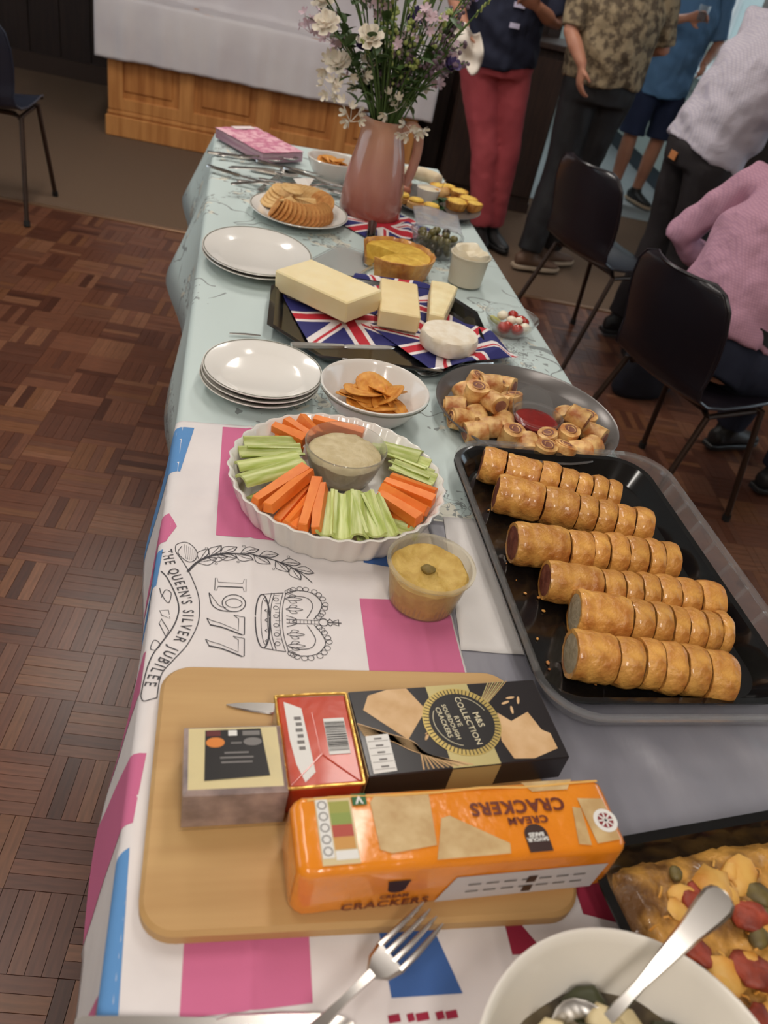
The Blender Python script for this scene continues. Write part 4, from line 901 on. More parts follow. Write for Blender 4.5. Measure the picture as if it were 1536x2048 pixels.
b = B(); b.ball((0, 0, 0), (.0105, .0105, .0135), 12, 8); OM = b.mesh('olive', M_ol); OM2 = b.mesh('olive', M_old); ol = []
for lay, (zz, n_) in enumerate(((.014, 8), (.030, 11), (.047, 11))):
    for k in range(n_):
        a = 2.4 * k + lay; q = (.012 + .032 * sqrt((k + .5) / n_)) * (1 + .1 * lay); ol.append((.545 + q * cos(a), 2.062 + q * sin(a), T + zz + rj(.003)))
for i, p in enumerate(sorted(ol, key=lambda p: px(p)[0])): tag(link('olive', OM if i % 4 else OM2, None, p, (rj(3), rj(3), rj(3))), 'glossy green olive in the clear tub, %s from the left' % ORD[i], 'olive', 'olives in the clear tub')
t = tub('cream_cheese_tub', 'small pot of white creamy spread beside the olives', 'tub', (.592, 1.880, T + .001), .047, .041, .074, mat('milky_plastic', (226, 218, 198), .2, trans=.3, ior=1.2))
b = B(); b.lathe([(0, .004), (.0405, .004), (.0445, .064), (.046, .074), (.043, .084), (.034, .082), (.026, .072), (.014, .070), (0, .074)], 40); b.V = [v + Vector((.4, .3, 1)) * (.008 * noise.noise(v * 55)) * max(0, min(1, (v.z - .06) / .015)) for v in b.V]; b.build('spread', mat('white_spread', (232, 222, 198), .45, rgb2=(220, 206, 176), scale=30, bump=.25), t)
b = B(); b.tube([(.05, .0, .072), (.060, -.004, .070), (.056, -.02, .071), (.046, -.018, .072)], .0012, 5); b.build('tear_tab', M_clear, t)
# ================================================================== CHEESE TRAY
TP8 = [(.190, 1.345), (.425, 1.340), (.562, 1.470), (.568, 1.650), (.500, 1.765), (.210, 1.765), (.104, 1.650), (.092, 1.462)]
cx8, cy8 = .33, 1.555
t = thing('cheese_tray', 'black octagonal plastic tray under flag napkins and cheeses', 'tray', (cx8, cy8, T + .001))
L8 = [(x - cx8, y - cy8) for x, y in TP8]
def oct_ring(d): return inset(L8, d)
b = B(); rings = [(oct_ring(.05), .0), (oct_ring(.028), .004), (oct_ring(.010), .020), (oct_ring(0), .022), (oct_ring(0), .024), (oct_ring(.012), .0225), (oct_ring(.030), .007), (oct_ring(.05), .003)]
V = [(p[0], p[1], z) for R_, z in rings for p in R_]; F = []
for k in range(len(rings) - 1):
    for i in range(8): j = (i + 1) % 8; F.append((k * 8 + i, k * 8 + j, (k + 1) * 8 + j, (k + 1) * 8 + i))
F += [tuple(range(7, -1, -1)), tuple(56 + i for i in range(8))]; b.add(V, F); b.build('tray_body', M_black, t, True, 20)
def tray_z(x, y):
    q = 0
    for i in range(8):
        a = Vector(TP8[i]); c = Vector(TP8[(i + 1) % 8]); e = (c - a).normalized(); d = (Vector((x, y)) - a).dot(Vector((-e.y, e.x))); q = max(q, .034 - d)
    if q <= 0: return 0.0
    return min(q / .034, 1) * .020 if q < .045 else max(.003, .020 - (q - .045) * .55)
def wv(seed): return lambda x, y: tray_z(x, y) + .0035 * abs(noise.noise(Vector((x * 12 + seed, y * 12, seed))))
flag('flag_napkin', 'union flag paper napkin under the largest cheddar block', flat_flag(.265, 1.575, .235, .245, radians(12), T + .0062, wv(1)), 96)
flag('flag_napkin', 'union flag paper napkin under the small round white cheese', flat_flag(.465, 1.505, .225, .225, radians(32), T + .0092, wv(5)), 96)
flag('flag_napkin', 'union flag paper napkin at the back of the black tray', flat_flag(.385, 1.690, .22, .20, radians(-20), T + .0080, wv(9)), 84)
M_chd = mat('cheddar', (240, 224, 182), .45, rgb2=(234, 214, 164), scale=14, sss=.25, sssr=(1, .8, .4)); M_chm = mat('mild_cheddar', (240, 220, 172), .45, rgb2=(232, 208, 154), scale=16, sss=.25, sssr=(1, .8, .4))
b = B(); b.box((0, 0, .0225), (.205, .112, .045), 0, 0, .003); tag(b.build('cheese_block', M_chd, None, True, 30, (.222, 1.618, T + .022), (radians(3), radians(-3), radians(-47))), 'largest pale yellow cheddar block on the tray, left of the others', 'cheese', 'cheeses on the black tray')
b = B(); b.box((0, 0, .019), (.085, .195, .038), 0, 0, .003); tag(b.build('cheese_block', M_chm, None, True, 30, (.376, 1.612, T + .0155), (radians(-2), 0, radians(-8))), 'flat oblong cheddar block in the middle of the black tray', 'cheese', 'cheeses on the black tray')
b = B(); b.prism([(-.018, -.098), (.014, -.098), (.036, .085), (.010, .098), (-.026, .092)], 0, .040, .003); tag(b.build('cheese_wedge', mat('wedge_cheese', (240, 226, 182), .5, rgb2=(228, 208, 156), scale=30, bump=.15, sss=.2), None, True, 30, (.470, 1.630, T + .016), (0, 0, radians(-14))), 'narrow wedge of pale crumbly cheese behind the round white one', 'cheese', 'cheeses on the black tray')
b = B(); b.lathe([(0, 0), (.054, 0), (.058, .003), (.0595, .012), (.0595, .026), (.057, .033), (.050, .0355), (0, .036)], 48); b.V = [v + Vector((v.x, v.y, 0)) * (.02 * noise.noise(v * 50)) for v in b.V]
tag(b.build('soft_cheese', mat('white_rind', (236, 228, 212), .8, rgb2=(222, 208, 184), scale=45, bump=.2), None, True, 50, (.462, 1.470, T + .0165)), 'round soft white cheese with a bloomy rind at tray front', 'cheese', 'cheeses on the black tray')
cutlery('k', (.236, 1.387, T + .030), math.atan2(.045, .176), 'steel table knife lying across the front of the cheese tray', None, radians(2))
cutlery('f', (.455, 1.385, T + .010), radians(-152), 'steel fork by the front corner of the cheese tray', None, 0)
b = B(); bladebar(b, [-.03, 0, .03], [.002, .004, .002], [0, .001, 0], .0012); tag(b.build('butter_knife', M_cut, None, True, 38, (.052, 1.452, T + .001), (0, 0, .1)), 'short thin steel spreader lying on the blue cloth by the small plates', 'knife')
# tomato and mozzarella bowl
bowl('salad_pot', 'clear plastic bowl with tomato and mozzarella at the right table edge', (.636, 1.612, T + .001), .062, .042, .036, M_clear, 44, False, .0016)
M_tom = mat('tomato', (176, 48, 34), .25, rgb2=(150, 34, 26), scale=20, coat=.4, rnd=.1); M_moz = mat('mozzarella', (236, 228, 208), .4, sss=.2)
sal = [('t', -.018, -.018, .020, .015), ('t', .012, -.024, .022, .014), ('m', .032, -.012, .024, .012), ('t', .030, .014, .028, .014), ('m', .004, .004, .030, .012), ('t', .012, .026, .034, .012), ('m', -.012, .026, .030, .013), ('o', -.032, .008, .024, .016), ('t', -.006, -.006, .020, .013), ('t', .036, .004, .030, .010), ('m', .018, -.002, .034, .009)]
for kd, nm, m_, cat in (('t', 'cherry_tomato', M_tom, 'tomato'), ('m', 'mozzarella_ball', M_moz, 'mozzarella'), ('o', 'salad_leaf', mat('endive', (190, 186, 116), .5, rgb2=(150, 150, 70), scale=30), 'salad leaf')):
    for i, s in enumerate(sorted([q for q in sal if q[0] == kd], key=lambda q: px((.636 + q[1], 1.612 + q[2], T + q[3]))[0])):
        b = B(); b.ball((0, 0, 0), (s[4], s[4], s[4] * (.8 if kd != 'o' else .4)), 14, 9, 0, .05, 50, i); tag(b.build(nm, m_, None, True, 60, (.636 + s[1], 1.612 + s[2], T + s[3]), (rj(.4), rj(.4), rj(3))), ('%s in the clear salad bowl, %s from the left' % (nm.replace('_', ' '), ORD[i])) if kd != 'o' else 'pale green salad leaf in the clear bowl with tomatoes', cat, 'pieces of the tomato salad')
# ================================================================== GREY PLATTER WITH BITE-SIZED SAUSAGE ROLLS
GX, GY = .566, 1.222
t = thing('grey_tray', 'round grey metal platter with bite-sized sausage rolls', 'platter', (GX, GY, T + .001))
b = B(); b.lathe([(0, .001), (.145, .001), (.148, 0), (.153, .004), (.170, .024), (.1735, .026), (.172, .028), (.167, .026), (.150, .006), (0, .004)], 72); b.build('dish', M_grey, t)
M_mini = mat('mini_pastry', (232, 190, 124), .45, rgb2=(172, 100, 44), scale=44, detail=4, ramp=(.40, .66), bump=.3, bscale=60, rnd=.12); M_saus = mat('sausage_meat', (150, 100, 80), .6, rgb2=(120, 72, 56), scale=60, bump=.3)
def mini_roll(k):
    random.seed(k); b = B(); r = .0195; n = 22; V = []; F = []; X = [-.019, -.0185, -.012, 0, .012, .0185, .019]; rr = [.86, 1, 1.02, 1.06, 1.02, 1, .86]
    for x, q in zip(X, rr):
        for j in range(n):
            a = 2 * pi * j / n; sp = 1 + .10 * (j / n) * (1 if k % 2 else .4); V.append((x + .002 * noise.noise(Vector((a, k, x * 40))), r * q * sp * cos(a) * 1.05, r * .86 * q * sp * sin(a)))
    for i in range(len(X) - 1):
        for j in range(n): m = (j + 1) % n; F.append((i * n + j, i * n + m, (i + 1) * n + m, (i + 1) * n + j))
    F += [tuple(range(n - 1, -1, -1)), tuple((len(X) - 1) * n + j for j in range(n))]; b.add(V, F); p = b.mesh('pastry', M_mini, True, 45)
    b = B(); b.tube([(-.0205, 0, 0), (.0205, 0, 0)], .0125, 14, 0, .85); q = b.mesh('filling', M_saus)
    b = B(); sp = [(0.0198, .0155 * cos(a) * (1 - a / 14), .0135 * sin(a) * (1 - a / 14)) for a in [i * .5 for i in range(20)]]; b.tube(sp, .0016, 4); return p, q, b.mesh('pastry_curl', M_mini)
MR = [mini_roll(k) for k in range(4)]
MP = [(.478, 1.318, 0), (.545, 1.322, 0), (.448, 1.268, 0), (.492, 1.268, 1), (.515, 1.248, 0), (.415, 1.215, 0), (.452, 1.222, 1), (.540, 1.250, 0), (.416, 1.168, 0), (.482, 1.198, 1), (.436, 1.128, 0), (.468, 1.150, 0), (.498, 1.165, 0), (.505, 1.122, 0), (.532, 1.096, 0), (.575, 1.115, 0), (.556, 1.078, 0), (.594, 1.078, 0),
      (.682, 1.206, 0), (.645, 1.214, 0), (.690, 1.160, 0), (.648, 1.172, 1), (.658, 1.108, 0), (.622, 1.140, 0), (.635, 1.095, 0), (.520, 1.300, 0), (.478, 1.238, 0), (.450, 1.180, 0)]
MP = [(GX + (x - GX) * .93, GY + (y - GY) * .93, l) for x, y, l in MP]; random.seed(11)
left = sorted([p for p in MP if p[0] < .6], key=lambda p: px((p[0], p[1], T + .03))[0]); right = sorted([p for p in MP if p[0] >= .6], key=lambda p: px((p[0], p[1], T + .03))[0])
for grp, nmg in ((left, 'left heap'), (right, 'right heap')):
    for i, (x, y, l) in enumerate(grp):
        up = random.random() < .3; t = thing('cocktail_sausage_roll', 'bite-sized sausage roll on grey platter, %s from left in %s' % (ORD[i], nmg), 'sausage roll', (x, y, T + .0235 + l * .026), 0, 'bite-sized sausage rolls', (rj(.15), radians(-78) if up else rj(.25), random.uniform(0, 6.28)))
        m3 = MR[i % 4]; link('pastry', m3[0], t); link('filling', m3[1], t); link('pastry_curl', m3[2], t)
t = tub('ketchup_pot', 'clear pot of red ketchup on the grey platter', 'pot', (.571, 1.185, T + .0055), .043, .035, .036, M_clear)
b = B(); b.lathe([(0, .003), (.0345, .003), (.040, .024), (.030, .026), (.012, .024), (0, .025)], 36); b.build('ketchup', mat('ketchup', (140, 32, 28), .18, rgb2=(120, 24, 22), scale=30, coat=.5, bump=.2), t)
b = B(); b.lathe([(0, 0), (.036, 0), (.040, .004), (.037, .005), (0, .002)], 32); b.at(); b.build('lid', M_clear, t, True, 38, (.004, .044, .026), (radians(50), 0, 0))
# ================================================================== FLUTED DISH WITH CRUDITES
DX, DY = .184, .940
dish = thing('fluted_dish', 'white fluted ceramic flan dish full of vegetable sticks', 'dish', (DX, DY, T + .001))
b = B(); fl = [0, .004, .012, .014, .014, .012, .012, .012, .010, 0, 0, 34]
b.lathe([(0, .002), (.128, .002), (.136, 0), (.143, .012), (.155, .048), (.1575, .052), (.1555, .0535), (.1515, .051), (.139, .010), (.13, .0075), (0, .007)], 204, 0, 1, 1, (0, 0, 0), fl); b.build('dish_body', M_china, dish, True, 60)
M_cel = mat('celery', (166, 180, 88), .4, rgb2=(206, 212, 148), scale=150, stretch=(.012, 1, 1), sss=.15, rnd=.12, bump=.1, bscale=60); M_car = mat('carrot', (238, 136, 56), .45, rgb2=(228, 116, 38), scale=60, stretch=(.05, 1, 1), sss=.15, rnd=.08)
def celery_mesh(w_, th, L_=1.0):
    b = B(); n = 9; V = []; F = []; NX = 6
    for i in range(NX + 1):
        x = (i / NX - .5) * L_; q = 1 + .12 * (i / NX - .5)
        for j in range(n): a = pi * (1.08 + .84 * j / (n - 1)); rid = 1 + .05 * (j % 2); V.append((x, w_ * q * cos(a) * rid, w_ * .75 * (sin(a) + .5) * rid))
        for j in range(n - 1, -1, -1): a = pi * (1.1 + .8 * j / (n - 1)); V.append((x, (w_ - th) * q * cos(a), (w_ - th) * .75 * (sin(a) + .5) + th * .4))
    m = 2 * n
    for i in range(NX):
        for j in range(m): k = (j + 1) % m; F.append((i * m + j, i * m + k, (i + 1) * m + k, (i + 1) * m + j))
    F += [tuple(range(m - 1, -1, -1)), tuple(NX * m + j for j in range(m))]; b.add(V, F); return b.mesh('celery_stick', M_cel, True, 40)
def carrot_mesh(k):
    random.seed(k + 60); b = B(); w0, w1, h0, h1 = .0070 + rj(.001), .0092 + rj(.0012), .0065 + rj(.0008), .0078 + rj(.0012)
    P = []
    for f in (-.5, -.49, 0, .49, .5):
        q = .85 if abs(f) == .5 else 1; w_ = (w0 + (w1 - w0) * (f + .5)) * q; h_ = (h0 + (h1 - h0) * (f + .5)) * q; s = rj(.0008); P.append([(f, -w_, -h_ + s), (f, w_, -h_), (f, w_ * .8, h_ + s), (f, -w_ * .85, h_)])
    V = [v for r in P for v in r]; F = [(i * 4 + j, i * 4 + (j + 1) % 4, (i + 1) * 4 + (j + 1) % 4, (i + 1) * 4 + j) for i in range(4) for j in range(4)] + [(3, 2, 1, 0), (16, 17, 18, 19)]; b.add(V, F); return b.mesh('carrot_stick', M_car, False)
CE = [celery_mesh(.0150, .004), celery_mesh(.0128, .004), celery_mesh(.0168, .0045)]; CA = [carrot_mesh(k) for k in range(4)]
def stick(kind, x0, y0, z0, x1, y1, z1, label, group, me, roll):
    a, c = Vector((x0, y0, T + z0)), Vector((x1, y1, T + z1)); d = c - a
    o = link('celery_stick' if kind == 'c' else 'carrot_stick', me, None, (a + c) / 2); o.rotation_mode = 'QUATERNION'
    xx = d.normalized(); up = Vector((0, 0, 1)); yy = up.cross(xx).normalized(); zz = xx.cross(yy); Q = Matrix((xx, yy, zz)).transposed().to_quaternion()
    o.rotation_quaternion = Q @ Euler((roll, 0, 0)).to_quaternion(); o.scale = (d.length, 1, 1)
    tag(o, label, 'celery' if kind == 'c' else 'carrot', group)
random.seed(17)
bunches = [('c', 'left', [(.038, .998, .128, 1.012, 1), (.040, .970, .134, .990, 1), (.037, .938, .126, .974, 1), (.049, .900, .132, .960, 1), (.062, .880, .140, .948, 0), (.055, 1.020, .122, 1.022, 0), (.036, .955, .120, .970, 0)]),
           ('o', 'front left', [(.072, .866, .136, .942, 1), (.086, .846, .142, .936, 1), (.105, .828, .145, .905, 0), (.128, .814, .151, .915, 1), (.143, .806, .156, .900, 1), (.116, .826, .148, .918, 0), (.08, .872, .130, .935, 0), (.098, .842, .140, .925, 0), (.110, .830, .150, .905, 0)]),
           ('c', 'front', [(.155, .803, .163, .893, 1), (.176, .800, .186, .894, 1), (.199, .797, .205, .898, 1), (.222, .801, .214, .900, 1), (.243, .806, .226, .892, 1), (.210, .806, .208, .884, 0), (.166, .808, .176, .886, 0)]),
           ('o', 'right', [(.262, .942, .326, .905, 1), (.250, .924, .322, .880, 1), (.244, .910, .306, .854, 1), (.240, .898, .290, .838, 1), (.254, .930, .318, .895, 0), (.268, .915, .312, .868, 0), (.248, .894, .285, .850, 0)]),
           ('c', 'back right', [(.262, 1.026, .312, .995, 1), (.268, 1.008, .322, .972, 1), (.270, .992, .326, .955, 1), (.268, .972, .326, .938, 1), (.250, 1.046, .296, 1.030, 0), (.258, 1.035, .305, 1.010, 0)]),
           ('o', 'back', [(.092, 1.052, .140, 1.020, 1), (.112, 1.064, .150, 1.026, 1), (.136, 1.076, .160, 1.034, 1), (.160, 1.064, .234, 1.050, 1), (.150, 1.080, .220, 1.066, 0), (.100, 1.046, .134, 1.012, 0)]),
           ('c', 'lone', [(.246, .850, .288, .828, 0)])]
for kd, nm, L_ in bunches:
    for i, s in enumerate(sorted(L_, key=lambda q: px(((q[0] + q[2]) / 2, (q[1] + q[3]) / 2, T + .03))[0])):
        hi = s[4]; r_out = .036 + .016 * hi + rj(.003); r_in = .032 + .018 * hi + rj(.003); s = list(s); da = Vector((s[0] - DX, s[1] - DY)).length; db = Vector((s[2] - DX, s[3] - DY)).length
        if nm != 'lone':
            k0 = 0 if da > db else 2; q = Vector((s[k0] - DX, s[k0 + 1] - DY)); q = q.normalized() * (.1445 if s[4] else .1365); s[k0], s[k0 + 1] = DX + q.x, DY + q.y
        da = Vector((s[0] - DX, s[1] - DY)).length; db = Vector((s[2] - DX, s[3] - DY)).length
        if da < db: z0, z1 = r_in, r_out
        else: z0, z1 = r_out, r_in
        cn = 'celery' if kd == 'c' else 'carrot'
        lab = 'short loose celery stick at the front right inside the fluted dish' if nm == 'lone' else '%s stick, %s bunch of fluted dish, %s from left' % (cn, nm, ORD[i])
        stick(kd, s[0], s[1], z0, s[2], s[3], z1, lab, '%s sticks in the fluted dish' % cn, (CE[i % 3] if kd == 'c' else CA[i % 4]), (0 if random.random() < .65 else pi) if kd == 'c' else rj(.6))
t = bowl('dip_bowl', 'clear glass bowl of pale cream dip in the fluted dish', (.197, .985, T + .0095), .062, .062, .042, M_glass, 48, False, .0022)
b = B(); b.lathe([(0, .005), (.038, .006), (.050, .026), (.055, .046), (.048, .051), (.03, .055), (.01, .053), (0, .054)], 44); b.V = [v + Vector((0, 0, .004 * noise.noise(v * 60))) * (1 if v.z > .044 else 0) for v in b.V]; b.build('dip', mat('pale_dip', (206, 190, 152), .5, rgb2=(190, 172, 130), scale=70, bump=.4), t)
# hummus tub in front
t = tub('hummus_tub', 'clear round tub of yellow hummus in front of the fluted dish', 'tub', (.285, .738, T + .0015), .054, .044, .064, mat('frosted_tub', (236, 226, 196), .12, trans=.75, ior=1.12, alpha=.55))
b = B(); b.lathe([(0, .003), (.0435, .003), (.0515, .050), (.048, .053), (.040, .048), (.022, .046), (.012, .049), (.006, .054), (0, .055)], 48); b.V = [v + Vector((0, 0, .005 * noise.noise(v * 45 + Vector((3, 1, 0))))) * (1 if v.z > .04 else 0) for v in b.V]; b.build('hummus', mat('hummus', (206, 174, 96), .55, rgb2=(186, 150, 72), scale=60, bump=.4, bscale=80), t)
b = B(); b.ball((-.004, -.004, .055), (.010, .008, .005), 14, 8, 0, .3, 120); b.build('herb_garnish', mat('garnish', (132, 108, 52), .6, rgb2=(104, 88, 40), scale=120), t)
# ================================================================== LONG TRAY OF SLICED SAUSAGE ROLLS
SX, SY = .560, .812
M_lid = mat('lid_plastic', (250, 250, 250), .04, trans=.9, ior=1.25, alpha=.5, coat=.8)
t = thing('clear_tray_lid', 'clear ribbed plastic lid nested under the long black tray', 'lid', (SX + .022, SY - .006, T + .001), radians(1))
b = B(); P0, P1, P2 = rrect(.355, .535, .06, 8), rrect(.375, .555, .065, 8), rrect(.392, .572, .07, 8); m = len(P0)
rings = [(P0, .001), (P1, .031), (P2, .032), (P2, .036), (inset(P1, .001), .0345), (inset(P0, .001), .002)]; V = [(p[0], p[1], z) for R_, z in rings for p in R_]
F = [(k * m + i, k * m + (i + 1) % m, (k + 1) * m + (i + 1) % m, (k + 1) * m + i) for k in range(5) for i in range(m)]; b.add(V, F); b.build('rim', M_lid, t)
for s in (-1, 1):
    for k in range(9): b = B(); b.tube([(s * .1785, -.20 + k * .05, .003), (s * .1885, -.20 + k * .05, .031)], .0035, 6); b.build('rib', M_lid, t)
t = thing('black_tray', 'long black plastic tray holding six sliced sausage rolls', 'tray', (SX, SY, T + .0035), radians(1))
b = B(); A0, A1, A2, A3 = rrect(.29, .465, .05, 8), rrect(.30, .475, .05, 8), rrect(.338, .515, .055, 8), rrect(.352, .530, .06, 8); m = len(A0)
rings = [(A1, 0), (A2, .026), (A3, .027), (A3, .0295), (inset(A2, .0015), .0285), (inset(A1, .0005), .004), (inset(A0, .01), .0025)]; V = [(p[0], p[1], z) for R_, z in rings for p in R_]
F = [(k * m + i, k * m + (i + 1) % m, (k + 1) * m + (i + 1) % m, (k + 1) * m + i) for k in range(6) for i in range(m)] + [tuple(range(m - 1, -1, -1)), tuple(6 * m + i for i in range(m))]; b.add(V, F); b.build('tray_body', M_black, t)
RL = [((.425, 1.022), (.640, .952), 'pork', (.17, .42, .56, .68, .79, .9)), ((.430, .944), (.662, .876), 'pork', (.30, .52, .64, .76, .88)), ((.424, .822), (.668, .800), 'pork', (.32, .46, .56, .68, .80, .9)), ((.452, .750), (.702, .722), 'pork', (.30, .42, .52, .62, .74, .86)), ((.474, .690), (.682, .660), 'veg', (.34, .48, .60, .70, .82, .92)), ((.444, .618), (.648, .586), 'veg', (.26, .42, .54, .68, .82))]
M_pork = mat('pork_filling', (146, 84, 62), .6, rgb2=(112, 56, 42), scale=70, bump=.4, bscale=90); M_veg = mat('pale_filling', (186, 170, 142), .65, rgb2=(168, 150, 120), scale=90, bump=.4, bscale=90)
rowname = ['first', 'second', 'third', 'fourth', 'fifth', 'sixth']
for ri, (A, Z, kind, cuts) in enumerate(RL):
    a, c = Vector((*A, 0)), Vector((*Z, 0)); d = (c - a); LL = d.length; d.normalize(); ang = math.atan2(d.y, d.x); R = .0305 + .0012 * (ri % 3); cs = [0] + list(cuts) + [1]
    for k in range(len(cs) - 1):
        f0, f1 = cs[k], cs[k + 1]; L_ = (f1 - f0) * LL - .0022; p = a + d * (LL * (f0 + f1) / 2); random.seed(ri * 10 + k)
        off = Vector((-d.y, d.x, 0)) * rj(.0025)
        t = thing('sausage_roll_slice', '%s slice of the %s sausage roll counting from the grey platter' % (ORD[k] if k else 'open-ended first', rowname[ri]), 'sausage roll', (p.x + off.x, p.y + off.y, T + .0065 + R * .9), 0, 'sliced sausage rolls on the long black tray', (rj(.25), 0, ang + rj(.03)))
        n = 28; V = []; F = []; NX = max(3, int(L_ / .006)); st = random.uniform(0, 9); rf = R * (1 + rj(.03))
        for i in range(NX + 1):
            x = (i / NX - .5) * L_; e = min(i, NX - i); q = (.94 if e == 0 else 1.0)
            for j in range(n):
                g = 2 * pi * j / n; rr = rf * q * (1 + .035 * noise.noise(Vector((cos(g) * 2, sin(g) * 2, x * 45 + st))) + .02 * sin(x * 260 + st)); lap = 1 + .05 * max(0, 1 - abs((g - 4.9)) / .5); yy, zz = rr * lap * cos(g), rr * .93 * lap * sin(g); V.append((x + .0016 * noise.noise(Vector((g * 2, st, i))), yy, max(zz, -R * .86)))
        for i in range(NX):
            for j in range(n): m = (j + 1) % n; F.append((i * n + j, i * n + m, (i + 1) * n + m, (i + 1) * n + j))
        o0 = len(V)                                        # end walls of the pastry ring
        for side, x in ((0, -L_ / 2), (NX, L_ / 2)):
            base = len(V)
            for j in range(n): g = 2 * pi * j / n; V.append((x * .99, rf * .78 * cos(g), max(rf * .72 * sin(g), -R * .8)))
            for j in range(n): m = (j + 1) % n; F.append((side * n + j, base + j, base + m, side * n + m) if side == 0 else (side * n + m, base + m, base + j, side * n + j))
        b = B(); b.add(V, F); b.build('pastry', M_past if ri not in (5,) else M_past, t, True, 50)
        b = B(); b.ringtube([(-L_ / 2 + .0006, 0, 0), (-L_ / 2 * .5, 0, 0), (L_ / 2 * .5, 0, 0), (L_ / 2 - .0006, 0, 0)], [rf * .785] * 4, [rf * .725] * 4, (0, 1, 0), 24); b.build('filling', M_pork if kind == 'pork' else M_veg, t, True, 50)
random.seed(9); b = B()
for k in range(70):
    x, y = rj(.14), rj(.22)
    b.at((x, y, .0045), rj(3)); s = random.uniform(.0008, .0028); b.ball((0, 0, 0), (s, s * 1.4, s * .7), 5, 4)
tag(b.build('pastry_crumbs', M_past, bpy.data.objects['black_tray'], True), kind='stuff')
# ================================================================== CHOPPING BOARD AND PACKETS
M_board = mat('beech_board', (196, 158, 104), .5, rgb2=(180, 140, 88), scale=5, stretch=(.5, 6, 4))
BZ = T + .0205
b = B(); b.prism(rrect(.398, .287, .032, 8), 0, .0195, .004); tag(b.build('chopping_board', M_board, None, True, 40, (.166, .456, T + .0008), (0, 0, .006)), 'pale beech chopping board with rounded corners on the tea towel', 'board')
# --- small paring knife behind the red packet
t = thing('paring_knife', 'small pointed knife on the board behind the red packet', 'knife', (.080, .540, BZ), radians(176))
b = B(); bladebar(b, [-.04, 0, .02, .035, .045], [.007, .0075, .006, .0035, .0005], [.001] * 5, .0014); b.build('blade', M_cut, t)
b = B(); b.tube([(-.13, 0, .0065), (-.125, 0, .0065), (-.08, 0, .0065), (-.038, 0, .0065)], [.004, .0065, .006, .0055], 10); b.build('handle', mat('knife_handle', (80, 52, 36), .5), t)
# --- wrapped blue cheese
M_rind = mat('cheese_rind', (178, 156, 150), .32, rgb2=(128, 112, 112), scale=38, detail=4, coat=.6, bump=.3, bscale=25); M_bc = mat('blue_cheese_cut', (224, 208, 158), .35, rgb2=(200, 188, 150), scale=18, ramp=(.5, .78), coat=.6)
t = thing('wrapped_cheese', 'film-wrapped wedge of blue cheese with a black label on the board', 'cheese', (.042, .442, BZ), radians(2.5))
b = B(); b.prism(inset([(-.047, -.037), (.047, -.037), (.044, .037), (-.047, .037)], .001), 0, .056, .004, 0, 1); b.build('cheese', [M_rind, M_bc], t, True, 40)
b = B(); b.prism([(-.049, -.039), (.049, -.039), (.046, .039), (-.049, .039)], -.0008, .0562, .004); o = b.build('cling_film', mat('cling_film', (250, 250, 250), .06, trans=1.0, ior=1.04, alpha=.25), t, True, 40)
def decal(t, name, P, z, m, fn=None):
    b = B(); fn = fn or (lambda x, y: (x, y, z)); b.add([fn(*p) for p in P], [tuple(range(len(P)))]); return b.build(name, m, t, False)
def rect(x0, y0, x1, y1): return [(x0, y0), (x1, y0), (x1, y1), (x0, y1)]
def dtext(t, name, s, x, y, size, ang, m, fn, bold=0.0, spacing=1.0, sx=1.0, shear=0.0):
    b = B(); c, q = cos(ang), sin(ang); put_text(b, s, size, lambda a, h: fn(x + a * sx * c - h * q, y + a * sx * q + h * c), 0, bold, spacing, shear); return b.build(name, m, t, False)
M_k = mat('print_black', (26, 22, 22), .4); M_w = mat('print_white', (224, 222, 218), .5); M_o = mat('print_orange', (214, 128, 52), .5); M_g = mat('print_grey', (120, 116, 114), .5); M_rd = mat('print_red', (96, 34, 34), .5); M_gn = mat('print_green', (38, 96, 52), .5)
top = lambda z: (lambda x, y: (x, y, z))
decal(t, 'label', [(-.028, -.024), (.030, -.021), (.024, .030), (-.027, .029)], .0566, M_k)
decal(t, 'label_square', rect(-.026, .0225, -.013, .0285), .0568, M_rd); decal(t, 'label_square', rect(-.006, .0225, .002, .0285), .0568, M_w); decal(t, 'label_square', rect(.007, .0225, .023, .0275), .0568, M_g)
decal(t, 'label_oval', [(-.018 + x, .0155 + y) for x, y in circle(.0085, 20, .0055)], .0568, M_o); decal(t, 'label_oval', [(.016 + x, .0155 + y) for x, y in circle(.0085, 20, .0045)], .0568, M_g)
for k, (w_, y) in enumerate(((.014, .0145), (.022, .004), (.030, -.001), (.028, -.006))): decal(t, 'label_line', rect(.001 - w_ / 2 if k else -.004, y - .0009, .001 + w_ / 2 if k else .006, y + .0009), .0568, M_g)
# --- red foil packet
M_foil = mat('red_foil', (200, 70, 36), .28, rgb2=(176, 46, 24), scale=9, coat=.4, bump=.25, bscale=14); M_gold = mat('gold_foil', (206, 166, 84), .25, metal=.6, bump=.2, bscale=60)
t = thing('butter_packet', 'red foil-wrapped packet with gold edges and a barcode', 'packet', (.122, .474, BZ), radians(4.5))
b = B(); b.box((0, 0, .0205), (.073, .106, .041), 0, 0, .003); b.V = [v + Vector((.0008 * noise.noise(v * 60), .0008 * noise.noise(v * 60 + Vector((5, 0, 0))), .0006 * noise.noise(v * 70))) for v in b.V]; b.build('wrapper', M_foil, t, True, 35)
for q in ([(-.0365, -.053), (.0365, -.053)], [(-.0365, .053), (.0365, .053)], [(-.0365, -.053), (-.0365, .053)], [(.0365, -.053), (.0365, .053)]):
    b = B(); b.tube([(q[0][0], q[0][1], .0405), ((q[0][0] + q[1][0]) / 2, (q[0][1] + q[1][1]) / 2, .0412), (q[1][0], q[1][1], .0405)], .0016, 6); b.build('gold_edge', M_gold, t)
